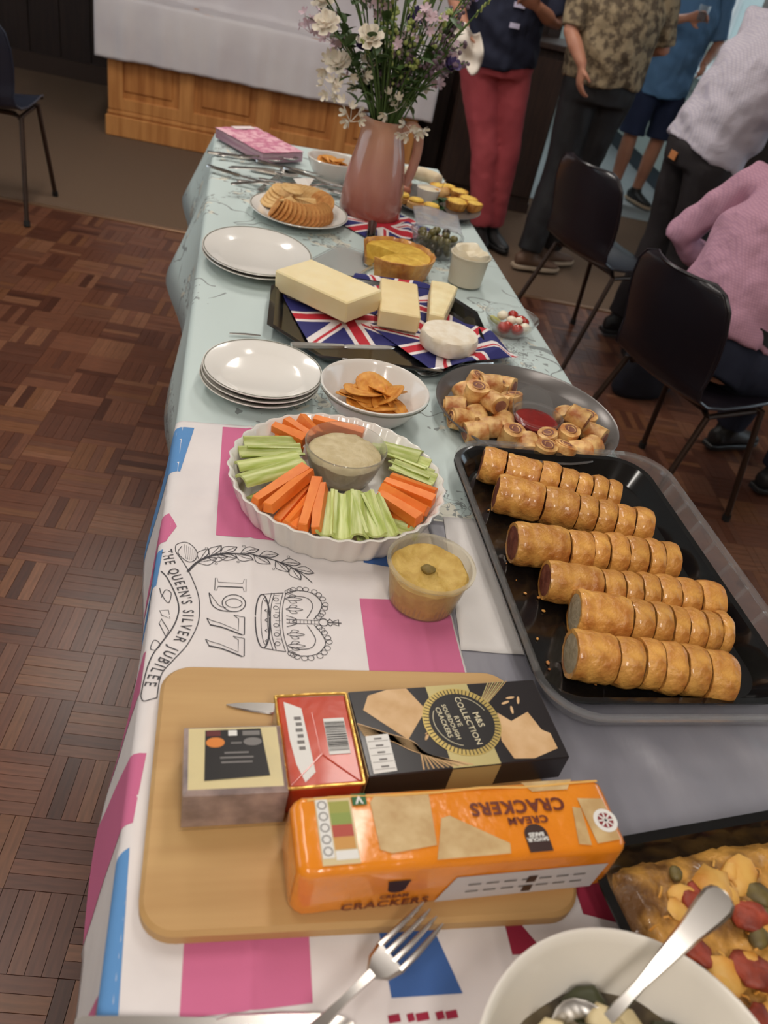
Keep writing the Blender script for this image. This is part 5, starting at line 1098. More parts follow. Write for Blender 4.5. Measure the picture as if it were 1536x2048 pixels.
b = B(); b.box((-.0368, 0, .018), (.0008, .09, .032)); b.build('silver_flap', mat('silver_foil', (176, 172, 166), .25, .8), t, False)
decal(t, 'white_panel', [(-.029, .045), (-.012, .036), (-.008, -.038), (-.019, -.048), (-.025, -.028), (-.028, 0)], .0415, M_w)
for k in range(6): decal(t, 'panel_line', rect(-.021 + .001 * (k % 2), .022 - k * .007, -.014, .026 - k * .007), .0417, M_g)
decal(t, 'barcode_panel', rect(.008, -.020, .029, .022), .0415, M_w); random.seed(2); y = -.016
while y < .018:
    h_ = random.choice((.0006, .001, .0016)); decal(t, 'barcode_bar', rect(.0085, y, .0285, y + h_), .0417, M_k); y += h_ + random.choice((.0006, .001))
for P in ([(.034, -.052), (0.0, -.018)], [(-.034, -.052), (.002, -.018)], [(0, -.018), (-.002, .03)]):
    b = B(); b.tube([(P[0][0], P[0][1], .0412), (P[1][0], P[1][1], .0414)], .0007, 5); b.build('fold_line', M_foil, t)
# --- black cracker carton
M_cart = mat('black_carton', (34, 30, 32), .3, coat=.25); M_tan = mat('print_cracker', (216, 180, 136), .5, rgb2=(200, 160, 112), scale=40); M_cg = mat('print_gold', (190, 176, 122), .35, metal=.3); M_str = mat('print_straw', (172, 142, 98), .5)
t = thing('cracker_carton', 'black cracker carton with a round gold-edged emblem', 'box', (.271, .496, BZ), radians(6))
b = B(); b.box((0, 0, .018), (.216, .103, .036), 0, 0, .0012); b.build('carton', M_cart, t, True, 30)
b = B(); b.box((-.1083, 0, .018), (.0006, .100, .034)); b.build('end_flap', mat('carton_end', (196, 172, 120), .4), t, False)
zt = .0363
decal(t, 'printed_band', [(-.022, .051), (.026, .051), (.030, -.051), (-.022, -.051)], zt, M_cg); decal(t, 'printed_band', [(.030, -.0005), (-.022, -.0005), (-.022, .034), (.030, .034)], 0, M_cg, lambda x, y: (x, -.0518, y + .0012))
decal(t, 'printed_cracker', [(-.097, .026), (-.088, .044), (-.066, .050), (-.044, .050), (-.030, .021), (-.0587, -.014)], zt + .0001, M_tan)
decal(t, 'printed_cracker', [(.048, .010), (.060, -.002), (.083, .008), (.090, -.016), (.098, -.021), (.0985, -.040), (.068, -.049), (.046, -.047), (.040, -.025)], zt + .0001, M_tan)
for k in range(11):
    a = k / 10; b = B(); V, F = stroke(spline([(-.107 + .004 * a, .010 - .014 * a), (-.080 + .004 * a, -.004 - .010 * a), (-.052, -.020 - .010 * a), (-.052 + .052 * a, -.0495)], 6), .0016); b.add([(v[0], v[1], zt + .0002) for v in V], F); b.build('printed_straw', M_str if k % 2 else M_tan, t, False)
for k in range(8):
    a = k / 7; b = B(); V, F = stroke([(.034 + .006 * a, .026 - .004 * a), (.052 + .022 * a, .051)], .0011); b.add([(v[0], v[1], zt + .0002) for v in V], F); b.build('printed_straw', M_str if k % 2 else M_cg, t, False)
for x, y, a in ((.062, .022, .3), (.070, .028, .1), (.066, .012, 1.4), (.078, .024, 1.2), (-.038, -.012, 1), (-.034, -.008, .2)): decal(t, 'printed_seed', [(x + rot2(q, a)[0], y + rot2(q, a)[1]) for q in circle(.0055, 10, .0016)], zt + .0002, M_tan)
C0 = (.005, .003); decal(t, 'emblem_ring', [(C0[0] + x, C0[1] + y) for x, y in circle(.0425, 56)], zt + .0003, mat('emblem_gold', (198, 174, 104), .3, metal=.5))
for k in range(60):
    a = 2 * pi * k / 60; b = B(); V, F = stroke([(C0[0] + .0355 * cos(a), C0[1] + .0355 * sin(a)), (C0[0] + .0415 * cos(a), C0[1] + .0415 * sin(a))], .0011); b.add([(v[0], v[1], zt + .0004) for v in V], F); b.build('emblem_notch', M_k, t, False)
decal(t, 'emblem_disc', [(C0[0] + x, C0[1] + y) for x, y in circle(.0355, 48)], zt + .0005, M_k)
fz = top(zt + .0007); A9 = radians(-84); M_let = mat('print_cream', (214, 204, 172), .4)
for s, x, size, sx in (('M&S', .0185, .010, 1), ('COLLECTION', .0065, .0092, 1.05), ('RYE', -.0045, .0075, 1), ('SOURDOUGH', -.0125, .0068, 1), ('CRACKERS', -.0205, .0076, 1)): dtext(t, 'emblem_lettering', s, C0[0] + x, C0[1], size, A9, M_let, fz, .0001, 1.05, sx)
for a0_, a1_ in ((20, 75), (-160, -105), (200, 150)):
    b = B(); V, F = stroke([(C0[0] + .031 * cos(radians(a0_ + (a1_ - a0_) * k / 10)), C0[1] + .031 * sin(radians(a0_ + (a1_ - a0_) * k / 10))) for k in range(11)], .0007); b.add([(v[0], v[1], zt + .0007) for v in V], F); b.build('emblem_arc', M_let, t, False)
decal(t, 'nutrition_panel', [(-.102, -.006), (-.078, -.005), (-.079, -.048), (-.103, -.049)], zt + .0004, M_w)
for k in range(5): decal(t, 'panel_line', rect(-.094, -.011 - k * .008, -.086, -.009 - k * .008), zt + .0006, M_g); decal(t, 'panel_line', rect(-.101, -.013 - k * .008, -.080, -.0125 - k * .008), zt + .0006, M_g)
# --- orange cream-cracker packet
M_or = mat('orange_wrapper', (232, 140, 34), .22, rgb2=(226, 128, 26), scale=6, coat=.7, bump=.5, bscale=18); M_br = mat('print_brown', (104, 42, 24), .4); M_db = mat('print_dark_brown', (54, 30, 26), .4); M_ck = mat('print_cream_cracker', (206, 178, 130), .45, rgb2=(186, 152, 102), scale=50)
t = thing('cream_cracker_packet', 'orange cream cracker packet lying along the front of the board', 'packet', (.240, .366, BZ), radians(3.4))
L2, W2, H2 = .146, .0365, .070
b = B(); b.prism([(-W2, .002), (W2, .002), (W2, H2), (-W2, H2)], 0, 1)
V = []; F = []; sec = [(p[0], p[1] + H2 / 2) for p in rrect(2 * W2, H2, .008, 4)]; m = len(sec); XS = [-L2 - .004, -L2, -L2 + .006] + [-L2 + .006 + (2 * L2 - .012) * k / 24 for k in range(1, 24)] + [L2 - .006, L2, L2 + .004]
for i, x in enumerate(XS):
    e = 1 if 2 <= i < len(XS) - 2 else (.93 if i in (1, len(XS) - 2) else .82)
    for y, z in sec: nzv = .0010 * noise.noise(Vector((x * 60, y * 50, z * 50))) if 2 <= i < len(XS) - 2 else 0; V.append((x, y * e + nzv * .3, H2 / 2 + (z - H2 / 2) * e + nzv * (.4 if z > .05 else 1)))
for i in range(len(XS) - 1):
    for j in range(m): k = (j + 1) % m; F.append((i * m + j, i * m + k, (i + 1) * m + k, (i + 1) * m + j))
F += [tuple(range(m - 1, -1, -1)), tuple((len(XS) - 1) * m + j for j in range(m))]; b = B(); b.add(V, F); b.build('wrapper', M_or, t, True, 50)
for s in (-1, 1):
    b = B(); b.add([(s * (L2 + .0045), -.028, .006), (s * (L2 + .0045), .028, .006), (s * (L2 + .006), 0, .040), (s * (L2 + .0045), -.028, .062), (s * (L2 + .0045), .028, .062)], [(0, 1, 2), (3, 2, 4), (0, 2, 3), (1, 4, 2)]); b.build('folded_end', M_or, t, False)
b = B(); b.tube([(-L2 + .01, .030, H2 + .0002)] + [(-L2 + .01 + .28 * k / 14, .030 + .001 * sin(k), H2 + .0008 + .0006 * sin(k * 1.7)) for k in range(1, 15)], .0011, 5); b.build('film_seam', mat('film_seam', (240, 190, 110), .1, coat=1), t)
zt = H2 + .0010; fz = top(zt + .0004)
decal(t, 'printed_cracker', [(-.080, -.020), (-.070, -.024), (-.030, -.020), (-.026, .028), (-.076, .030), (-.081, .024)], zt, M_ck)
decal(t, 'printed_cracker', [(-.033, -.033), (.034, -.033), (.036, -.024), (-.012, .006), (-.020, .004)], zt + .0002, M_ck)
decal(t, 'printed_cracker', [(.100, -.030), (.112, -.032), (.116, .004), (.108, .006)], zt, M_ck); decal(t, 'printed_cracker', [(.118, -.031), (.142, -.029), (.141, .012), (.116, .014)], zt + .0002, M_ck); decal(t, 'printed_cracker', [(.066, .034), (.074, .024), (.110, .024), (.118, .034)], zt, M_ck)
dtext(t, 'printed_lettering', 'CRACKERS', .055, .0105, .0175, pi, M_br, fz, .0006, 1.1, 1.0); dtext(t, 'printed_lettering', 'CREAM', .060, -.0035, .0095, pi, M_br, fz, .0004, 1.15, 1.15)
ar = [(.052, -.012)] + [(.063 - .011 * cos(a), -.020 + .010 * sin(a) + .002) for a in [pi * k / 12 for k in range(13)]] + [(.074, -.034), (.052, -.034)]
decal(t, 'printed_arch', ar[1:], zt + .0002, M_db)
dtext(t, 'printed_lettering', 'SAVOUR', .063, -.0225, .0052, pi, M_w, top(zt + .0005), .0002); dtext(t, 'printed_lettering', 'BAKES', .063, -.0180, .0052, pi, M_w, top(zt + .0005), .0002)
decal(t, 'printed_badge', [(.135 + x, -.010 + y) for x, y in circle(.0115, 28)], zt + .0004, M_w); decal(t, 'printed_badge', [(.135 + x, -.010 + y) for x, y in circle(.0075, 24)], zt + .0006, mat('badge_red', (130, 36, 44), .4))
for a in (0, pi / 2, pi / 4, -pi / 4): decal(t, 'badge_stripe', [(.135 + rot2(q, a)[0], -.010 + rot2(q, a)[1]) for q in rect(-.0072, -.0008, .0072, .0008)], zt + .0008, M_w)
decal(t, 'nutrition_panel', rect(-.130, -.030, -.098, .032), zt, mat('print_pale_gold', (206, 186, 140), .4)); decal(t, 'nutrition_panel', rect(-.129, -.024, -.119, .030), zt + .0002, M_w)
for k, cc in enumerate(((150, 150, 60), (130, 146, 60), (170, 60, 40), (196, 140, 60))): decal(t, 'nutrition_cell', rect(-.118, .016 - k * .011, -.100, .027 - k * .011), zt + .0002, mat('cell_%s' % 'abcd'[k], cc, .4))
decal(t, 'nutrition_cell', rect(-.118, -.026, -.099, -.018), zt + .0002, M_w)
for k in range(5):
    b = B(); V, F = stroke([(-.124 + x, .024 - k * .0105 + y) for x, y in circle(.0036, 14)], .0011, True); b.add([(v[0], v[1], zt + .0004) for v in V], F); b.build('nutrition_ring', M_g, t, False)
decal(t, 'green_mark', rect(-.097, .022, -.084, .033), zt + .0002, M_gn); dtext(t, 'printed_lettering', 'V', -.0905, .0275, .0105, pi, M_w, fz, .0004)
fr = lambda x, z: (x, -W2 - .0009, z)
decal(t, 'side_panel', [(-.022, .006), (.132, .006), (.136, .046), (-.010, .046)], 0, mat('print_silver', (196, 190, 190), .35), fr)
for k in range(14): decal(t, 'panel_line', rect(.004 + (k % 7) * .017, .018 + (k // 7) * .012, .016 + (k % 7) * .017, .021 + (k // 7) * .012), 0, M_g, lambda x, z: (x, -W2 - .0012, z))
for z0 in (.010, .026): decal(t, 'panel_square', rect(.060, z0, .069, z0 + .011), 0, M_db, lambda x, z: (x, -W2 - .0014, z))
decal(t, 'printed_arch', [(-.072, .050), (-.052, .050), (-.054, .038)] + [(-.062 + .008 * cos(a), .036 + .006 * sin(a)) for a in [-pi * k / 8 for k in range(9)]] + [(-.070, .038)], 0, M_db, fr)
dtext(t, 'printed_lettering', 'CRACKERS', -.068, .012, .0145, 0, M_br, lambda x, z: (x, -W2 - .0012, z), .0004, 1.15); dtext(t, 'printed_lettering', 'CREAM', -.062, .024, .0075, 0, M_br, lambda x, z: (x, -W2 - .0012, z), .0003, 1.1)
# ================================================================== FOREGROUND
bw = bowl('salad_bowl', 'large plain white bowl of salad at the front edge of the photo', (.326, .146, T + .0015), .1245, .090, .066, mat('white_bowl', (226, 220, 210), .3), 72, False, .0045)
M_sd = mat('salad_dressing', (96, 84, 62), .3, rgb2=(60, 50, 38), scale=40); b = B(); b.lathe([(.103, .042), (.06, .043), (0, .042)], 40); b.V = [v + Vector((0, 0, .004 * noise.noise(v * 40))) for v in b.V]; b.build('dressing', M_sd, bw)
M_mush = mat('mushroom', (216, 200, 160), .5, rgb2=(190, 170, 124), scale=30, bump=.2, rnd=.1); random.seed(33); ch = []
for k in range(22): a = k * 2.4; q = .012 + .074 * sqrt(k / 22); ch.append((.326 + q * cos(a), .148 + q * sin(a), T + .051 + rj(.004)))
ch += [(.312, .199, T + .062), (.328, .211, T + .058), (.300, .190, T + .058)]
for i, p in enumerate(sorted(ch, key=lambda p: px(p)[0])):
    b = B(); s = .015 + rj(.003); P = [(s * (1 + rj(.15)) * cos(a + .4), s * (1 + rj(.15)) * sin(a + .4)) for a in [2 * pi * k / 7 for k in range(7)]]; b.prism(P, -.010, .010, .004)
    tag(b.build('salad_chunk', M_mush if i % 3 else mat('dark_leaf', (58, 60, 36), .45), None, True, 50, p, (rj(.5), rj(.5), rj(2))), '%s in the large white bowl, %s from the left' % ('pale salad chunk' if i % 3 else 'dark salad piece', ORD[i]), 'salad', 'salad pieces in the large bowl')
t = thing('serving_spoon', 'steel serving spoon leaning out of the large white bowl', 'spoon', (.352, .2254, T + .079)); d = Vector((-.08, -.048, -.08)).normalized(); t.rotation_mode = 'QUATERNION'
yy = Vector((0, 0, 1)).cross(d).normalized(); t.rotation_quaternion = Matrix((d, yy, d.cross(yy))).transposed().to_quaternion(); t.scale = (.92, 1.55, 1.2); link('handle', SP[0], t); link('bowl', SP[1], t)
t = thing('serving_fork', 'steel fork lying in front of the board, tines pointing at the orange packet', 'fork', (.205 - .082 * .8, .304 - .082 * .6, T + .030), 0, None, (0, radians(-7), math.atan2(.068, .093))); t.scale = (1.0, 1.35, 1.2); link('handle', FK[0], t); link('tines', FK[1], t)
t = cutlery('k', (.035, .249, T + .0025), radians(-3), 'steel table knife on the tea towel at the bottom of photo', None)
# pasta bake in black tray
M_bake = mat('bake', (206, 152, 72), .45, rgb2=(112, 76, 40), scale=26, detail=6, ramp=(.40, .62), bump=.7, bscale=40, coat=.2)
t = thing('bake_tray', 'black baking tray with a tomato topped bake at the right front', 'tray', (.592, .205, T + .002), radians(8))
b = B(); A0, A1 = rrect(.33, .34, .03, 6), rrect(.385, .395, .045, 6); m = len(A0); rings = [(A0, 0), (inset(A1, .008), .030), (A1, .031), (A1, .033), (inset(A1, .010), .0325), (inset(A0, .001), .003)]; V = [(p[0], p[1], z) for R_, z in rings for p in R_]
F = [(k * m + i, k * m + (i + 1) % m, (k + 1) * m + (i + 1) % m, (k + 1) * m + i) for k in range(5) for i in range(m)] + [tuple(range(m - 1, -1, -1)), tuple(5 * m + i for i in range(m))]; b.add(V, F); b.build('tray_body', M_black, t)
def bakez(x, y): return .027 + .006 * noise.noise(Vector((x * 22, y * 22, 1))) + .004 * noise.noise(Vector((x * 60, y * 60, 2))) + .003 * noise.noise(Vector((x * 130, y * 130, 7)))
def bk(u, v):
    x, y = (u - .5) * .352, (v - .5) * .362; q = max(abs(u - .5), abs(v - .5)) * 2; return (x, y, bakez(x, y) - .018 * max(0, (q - .88) / .12))
b = B(); b.grid(bk, 70, 70); b.build('bake', M_bake, t, True, None)
random.seed(44); M_cz = mat('melted_cheese', (226, 180, 96), .5, rgb2=(206, 140, 56), scale=30, bump=.3)
M_btom = mat('baked_tomato', (166, 70, 48), .5, rgb2=(118, 46, 32), scale=50, detail=5, bump=.5, rnd=.15)
for k in range(34):
    x, y = -.15 + .3 * ((k * .618) % 1), -.15 + .3 * ((k + .5) / 34); b = B(); s = random.uniform(.014, .026); b.ball((0, 0, 0), (s, s * random.uniform(.7, 1), s * .32), 18, 10, 0, .6, 70, k); b.build('tomato_piece', M_btom, t, True, 60, (x, y, bakez(x, y) + .006), (rj(.3), rj(.3), rj(3)))
for k in range(64):
    x, y = rj(.160), rj(.160); b = B(); s = random.uniform(.009, .019); b.ball((0, 0, 0), (s * 1.3, s, s * .35), 10, 6, 0, .4, 70, k); b.build('cheese_topping', M_cz, t, True, 60, (x, y, bakez(x, y) + .004), (rj(.3), rj(.3), rj(3)))
for k in range(26):
    x, y = rj(.155), rj(.155); b = B(); s = random.uniform(.006, .013); b.ball((0, 0, 0), (s * 1.2, s, s * .6), 10, 6, 0, .4, 70, k); b.build('onion_piece', mat('baked_herb', (112, 98, 52), .5, rgb2=(84, 70, 40), scale=60), t, True, 60, (x, y, bakez(x, y) + .005), (rj(.3), rj(.3), rj(3)))
b = B()
for k in range(260):
    x, y = rj(.155), rj(.155); p = Vector((x, y, bakez(x, y) + .003)); d = Vector((rj(1), rj(1), rj(.3))) * .010; b.tube([p, p + d * .5 + Vector((0, 0, .003)), p + d], .0011, 4)
tag(b.build('cheese_shreds', M_cz, t), kind='stuff')
# ================================================================== CHAIRS
M_shell = mat('chair_plastic', (30, 26, 32), .3, coat=.1); M_navy_sh = mat('chair_plastic_navy', (40, 44, 58), .35); M_cleg = mat('chair_leg_brown', (58, 42, 34), .4, .5); M_rub = mat('rubber_foot', (24, 22, 22), .7)
PR = [(.225, .418, .185), (.215, .434, .195), (.15, .446, .205), (.05, .443, .21), (-.06, .440, .208), (-.13, .446, .200), (-.175, .470, .192), (-.198, .51, .188), (-.212, .56, .192), (-.226, .63, .200), (-.242, .70, .200), (-.254, .76, .188), (-.262, .795, .160), (-.265, .808, .120)]
def shell_fn(u, v):
    k = v * (len(PR) - 1); i = min(int(k), len(PR) - 2); f = k - i; x, z, w_ = [PR[i][q] + (PR[i + 1][q] - PR[i][q]) * f for q in range(3)]
    s = (u - .5) * 2; cu = s * s; back = max(0, min(1, (v - .42) / .2))
    return (x + .045 * cu * back, w_ * s, z + .018 * cu * (1 - back))
def chair(label, x, y, ang, shell_m):
    t = thing('plastic_chair', label, 'chair', (x, y, 0), ang, 'plastic stacking chairs')
    b = B(); b.grid(shell_fn, 18, 39); o = b.build('shell', shell_m, t, True, None); s = o.modifiers.new('s', 'SUBSURF'); s.levels = 1; bake(o); solid(o, .006, 0)
    b = B(); ed = [shell_fn(0, k / 39) for k in range(40)] + [shell_fn(k / 10, 1) for k in range(1, 10)] + [shell_fn(1, 1 - k / 39) for k in range(40)]; b.tube(ed, .006, 6); b.build('rolled_edge', shell_m, t)
    for s in (-1, 1):
        b = B(); b.tube([(.13, s * .155, .428), (.15, s * .19, .425), (.215, s * .225, .02)], .0105, 10); l = b.build('leg', M_cleg, t); b = B(); b.tube([(.2145, s * .2247, .025), (.2185, s * .227, .001)], .014, 10); b.build('foot_cap', M_rub, l)
        b = B(); b.tube([(-.07, s * .155, .424), (-.09, s * .19, .420), (-.235, s * .225, .02)], .0105, 10); l = b.build('leg', M_cleg, t); b = B(); b.tube([(-.233, s * .2245, .025), (-.241, s * .227, .001)], .014, 10); b.build('foot_cap', M_rub, l)
    for X in (.13, -.07): b = B(); b.tube([(X, -.16, .427), (X, .16, .427)], .0105, 10); b.build('crossbar', M_cleg, t)
    for s in (-1, 1): b = B(); b.tube([(.14, s * .178, .418), (-.08, s * .178, .414)], .009, 8); b.build('seat_rail', M_cleg, t)
    return t
chair('empty black plastic chair between the table and the standing people', 1.575, 3.21, radians(21), M_shell)
chair('black plastic chair with the seated person in pink, right of the table', 1.475, 2.115, radians(18), M_shell)
chair('dark navy plastic chair at the left edge on the carpet border', -1.075, 4.06, radians(85), M_navy_sh)
b = B(); b.box((0, 0, 0), (.022, .045, .0015)); tag(b.build('paper_tag', M_w, None, False, None, (1.352, 2.352, .555), (radians(70), 0, radians(60))), 'small white paper tag on the back of the pink-shirted sitter\'s chair', 'tag')
t = thing('dark_bag', 'dark navy cloth bag standing on the floor behind the occupied chair', 'bag', (1.80, 2.86, 0), radians(20)); M_bag = mat('navy_cloth', (26, 28, 40), .85, rgb2=(20, 20, 30), scale=20, bump=.3)
b = B(); b.ringtube([(0, 0, .001), (0, 0, .03), (0, 0, .16), (.01, 0, .28), (.02, .01, .34)], [.15, .17, .16, .13, .07], [.07, .085, .08, .05, .03], (1, 0, 0), 20); b.V = [v * (1 + .06 * noise.noise(v * 12)) for v in b.V]; b.build('bag_body', M_bag, t, True, 60)
b = B(); b.tube(spline([(-.06, 0, .32), (-.02, 0, .44), (.06, 0, .44), (.10, 0, .32)], 6), .010, 8); b.build('strap', M_bag, t)
# ================================================================== PEOPLE
M_skin = mat('skin', (186, 132, 106), .5, rgb2=(174, 118, 94), scale=12, sss=.1); M_hair = mat('hair_grey', (120, 110, 100), .7, rgb2=(86, 78, 70), scale=60, stretch=(1, 1, .2)); M_eye = mat('eye_dark', (30, 24, 22), .2)
def ripple(o, fn):
    vs = o.data.vertices; nn = [v.normal.copy() for v in vs]; cc = [v.co.copy() for v in vs]; out = []
    for c, n_ in zip(cc, nn): q = c + n_ * fn(c); out += [q.x, q.y, q.z]
    vs.foreach_set('co', out); o.data.update()
def lerp(a, b_, f): return a + (b_ - a) * f
def hand(b, wr, dirv, palm_n, curl=.5, sc=1.0):
    d = Vector(dirv).normalized(); n = Vector(palm_n); n = (n - d * n.dot(d)).normalized(); s = d.cross(n); W = Vector(wr)
    b.ringtube([W - d * .01, W + d * .02, W + d * .055 * sc, W + d * .088 * sc], [.024 * sc, .030 * sc, .040 * sc, .036 * sc], [.019 * sc, .017 * sc, .016 * sc, .012 * sc], s, 12)
    for i, L_ in enumerate((.068, .078, .072, .056)):
        r0 = W + d * .080 * sc + s * (.027 - .018 * i) * sc; P = [r0 - d * .02]; cur = r0; dd = d.copy(); P.append(cur)
        for k, q in enumerate((.45, .32, .23)):
            a = curl * (.7 + .4 * k); dd = (dd * cos(a) + n * sin(a)).normalized(); nn = n; cur = cur + dd * L_ * q * sc; P.append(cur)
        b.tube(P, [.0095 * sc, .0095 * sc, .009 * sc, .0085 * sc, .0065 * sc], 8)
    th0 = W + d * .025 * sc + s * .028 * sc; b.tube([th0, th0 + (d * .5 + s * .8 + n * .3).normalized() * .03 * sc, th0 + (d * .8 + s * .55 + n * .5).normalized() * .062 * sc], [.013 * sc, .011 * sc, .008 * sc], 8)
def person(name, label, J, shirt, trousers, shoes, sleeve=.45, hem=1.0, hem_pad=.0, waist=(.155, .115), chest=(.185, .12), hip=(.175, .13), thigh=.082, knee=.062, cuff=.058, shirt_drop=.10, hair=M_hair, ring=None, collar=True, belt=None):
    J = {k: Vector(v) for k, v in J.items()}; pel, ch, nk, hd = J['pelvis'], J['chest'], J['neck'], J['head']
    side = (J['sR'] - J['sL']).normalized(); hside = (J['hR'] - J['hL']).normalized(); base = Vector((pel.x, pel.y, 0)); t = thing(name, label, 'person', base)
    for k in J: J[k] = J[k] - base
    pel, ch, nk, hd = J['pelvis'], J['chest'], J['neck'], J['head']; up = (nk - ch).normalized(); fw = up.cross(side).normalized() * -1
    if 'face' in J: fw = (Vector(J['face']) + base); fw = fw.normalized()
    # body: one continuous surface with head, arms, hands and legs
    b = B(); b.ringtube([pel - Vector((0, 0, .06)), pel, lerp(pel, ch, .5), ch, lerp(ch, nk, .6), nk], [hip[0] * .86, hip[0] * .9, waist[0] * .88, chest[0] * .85, .10, .055], [hip[1] * .86, hip[1] * .88, waist[1] * .86, chest[1] * .85, .075, .055], side, 16)
    b.ringtube([ch.lerp(nk, .5), nk, nk.lerp(hd, .4), hd], [.07, .056, .052, .05], [.06, .056, .054, .05], side, 14)
    b.at(hd, 0); b.ball((0, 0, .0), (.075, .075, .075), 18, 12); b.at()
    hu = Vector((0, 0, 1)); hu = (up + hu).normalized(); hf = (fw - hu * fw.dot(hu)).normalized(); hs = hf.cross(hu)
    b.ringtube([hd - hu * .105 + hf * .03, hd - hu * .08 + hf * .02, hd - hu * .03 + hf * .01, hd + hu * .03, hd + hu * .08 - hf * .01, hd + hu * .115 - hf * .012], [.025, .050, .070, .078, .066, .02], [.03, .060, .085, .096, .082, .02], hs, 18)
    b.ringtube([hd + hf * .085 + hu * .02, hd + hf * .098 - hu * .005, hd + hf * .108 - hu * .025, hd + hf * .090 - hu * .036], [.008, .010, .015, .012], [.01, .012, .012, .008], hs, 8)
    for q in (-1, 1): b.ringtube([hd + hs * .074 * q - hu * .03, hd + hs * .084 * q + hu * .002, hd + hs * .080 * q + hu * .03], [.006, .009, .006], [.014, .019, .014], hs, 8)
    b.ringtube([hd + hf * .078 - hu * .062 - hs * .022, hd + hf * .088 - hu * .060, hd + hf * .078 - hu * .062 + hs * .022], [.006, .009, .006], [.006, .008, .006], hu, 8)
    for S in 'LR':
        sh, el, wr = J['s' + S], J['e' + S], J['w' + S]; b.tube([lerp(ch, nk, .7), sh, lerp(sh, el, .5), el, lerp(el, wr, .4), wr], [.05, .052, .043, .037, .036, .024], 12)
        hdv = J.get('hd' + S); hdv = (hdv + base) if hdv is not None else (wr - el); pn = J.get('pn' + S); pn = (pn + base) if pn is not None else -side * (1 if S == 'R' else -1)
        hand(b, wr, hdv, pn, .55 if 'hd' + S in J else .3)
        hp, kn, an = J['h' + S], J['k' + S], J['a' + S]; b.tube([hp, lerp(hp, kn, .5), kn, lerp(kn, an, .35), an], [thigh * .9, thigh * .8, knee * .85, knee * .88, .036], 12)
    fuse(b, 'body', M_skin, t, .0085, 4)
    for q in (-1, 1): b = B(); b.ball(tuple(hd + hf * .083 + hu * .012 + hs * .031 * q), .010, 10, 8); b.build('eye', M_eye, t)
    b = B(); b.ringtube([hd - hu * .06 - hf * .055, hd - hu * .01 - hf * .035, hd + hu * .05 - hf * .022, hd + hu * .095 - hf * .018, hd + hu * .128 - hf * .016], [.055, .080, .084, .068, .02], [.055, .078, .092, .080, .02], hs, 18); fuse(b, 'hair', hair, t, .010, 3)
    # shirt
    b = B(); low = pel - (ch - pel).normalized() * shirt_drop
    b.ringtube([low, lerp(low, pel, .6), lerp(pel, ch, .5), ch, lerp(ch, nk, .5), lerp(ch, nk, .86), nk - up * .005], [hip[0] + .012, hip[0] + .012, waist[0] + .015, chest[0] + .01, chest[0] * .80, .088, .066], [hip[1] + .012, hip[1] + .012, waist[1] + .016, chest[1] + .014, chest[1] * .85, .078, .066], side, 20)
    for S in 'LR':
        sh, el, wr = J['s' + S], J['e' + S], J['w' + S]; P = [lerp(ch, nk, .62), sh, lerp(sh, el, .5)]; r = [.07, .068, .060]
        if sleeve < .5: P[2] = lerp(sh, el, sleeve * 2); r[2] = .062
        elif sleeve < 1: P += [lerp(sh, el, .95)]; r += [.054]
        else: P += [el, lerp(el, wr, .5), lerp(el, wr, .96)]; r += [.054, .048, .040]
        b.tube(P, r, 14)
    b.V = [v + (v - ch) * (.05 * noise.noise(v * 9)) for v in b.V]
    o = fuse(b, 'shirt', shirt, t, .0095, 5)
    ripple(o, lambda c: .013 * noise.noise(Vector((c.x * 8, c.y * 8, c.z * 13 + c.x * 6))) + .006 * noise.noise(c * 19) + .004 * noise.noise(Vector((c.x * 30, c.y * 30, c.z * 12))))
    # trousers
    b = B(); b.ringtube([pel + (ch - pel).normalized() * .05, pel, pel - Vector((0, 0, .07))] if J['kL'].z < pel.z - .2 else [pel + (ch - pel).normalized() * .08, pel, pel - (ch - pel).normalized() * .09], [hip[0] * .94, hip[0], hip[0] * .97], [hip[1] * .95, hip[1], hip[1] * .95], hside, 20)
    for S in 'LR':
        hp, kn, an = J['h' + S], J['k' + S], J['a' + S]; P = [hp + (pel - hp) * .3, hp, lerp(hp, kn, .4), lerp(hp, kn, .8)]; r = [thigh, thigh * 1.08, thigh * 1.0, thigh * .86]
        if hem > .55: P += [kn, lerp(kn, an, .4), lerp(kn, an, .97)]; r += [knee * 1.12, knee * 1.08, cuff]
        else: P += [lerp(hp, kn, .98)]; r += [thigh * .92]
        b.tube(P, r, 16)
    o = fuse(b, 'trousers', trousers, t, .0095, 5)
    ripple(o, lambda c: .006 * noise.noise(Vector((c.x * 11 + c.z * 5, c.y * 11, c.z * 8))) + .0025 * noise.noise(c * 24))
    if belt:
        b = B(); n = 30; f0 = pel + (ch - pel).normalized() * .075; sd = (hside - (ch - pel).normalized() * hside.dot((ch - pel).normalized())).normalized(); ff = (ch - pel).normalized().cross(sd); V = []
        for h_ in (-.018, .018):
            for q in (1.0, 1.03): V += [f0 + (ch - pel).normalized() * h_ + sd * ((hip[0] + .004) * q * cos(2 * pi * k / n)) + ff * ((hip[1] + .004) * q * sin(2 * pi * k / n)) for k in range(n)]
        F = [(n + k, n + (k + 1) % n, 3 * n + (k + 1) % n, 3 * n + k) for k in range(n)] + [(2 * n + k, 3 * n + k, 3 * n + (k + 1) % n, 2 * n + (k + 1) % n) for k in range(n)]; b.add(V, F); b.build('belt', belt, t)
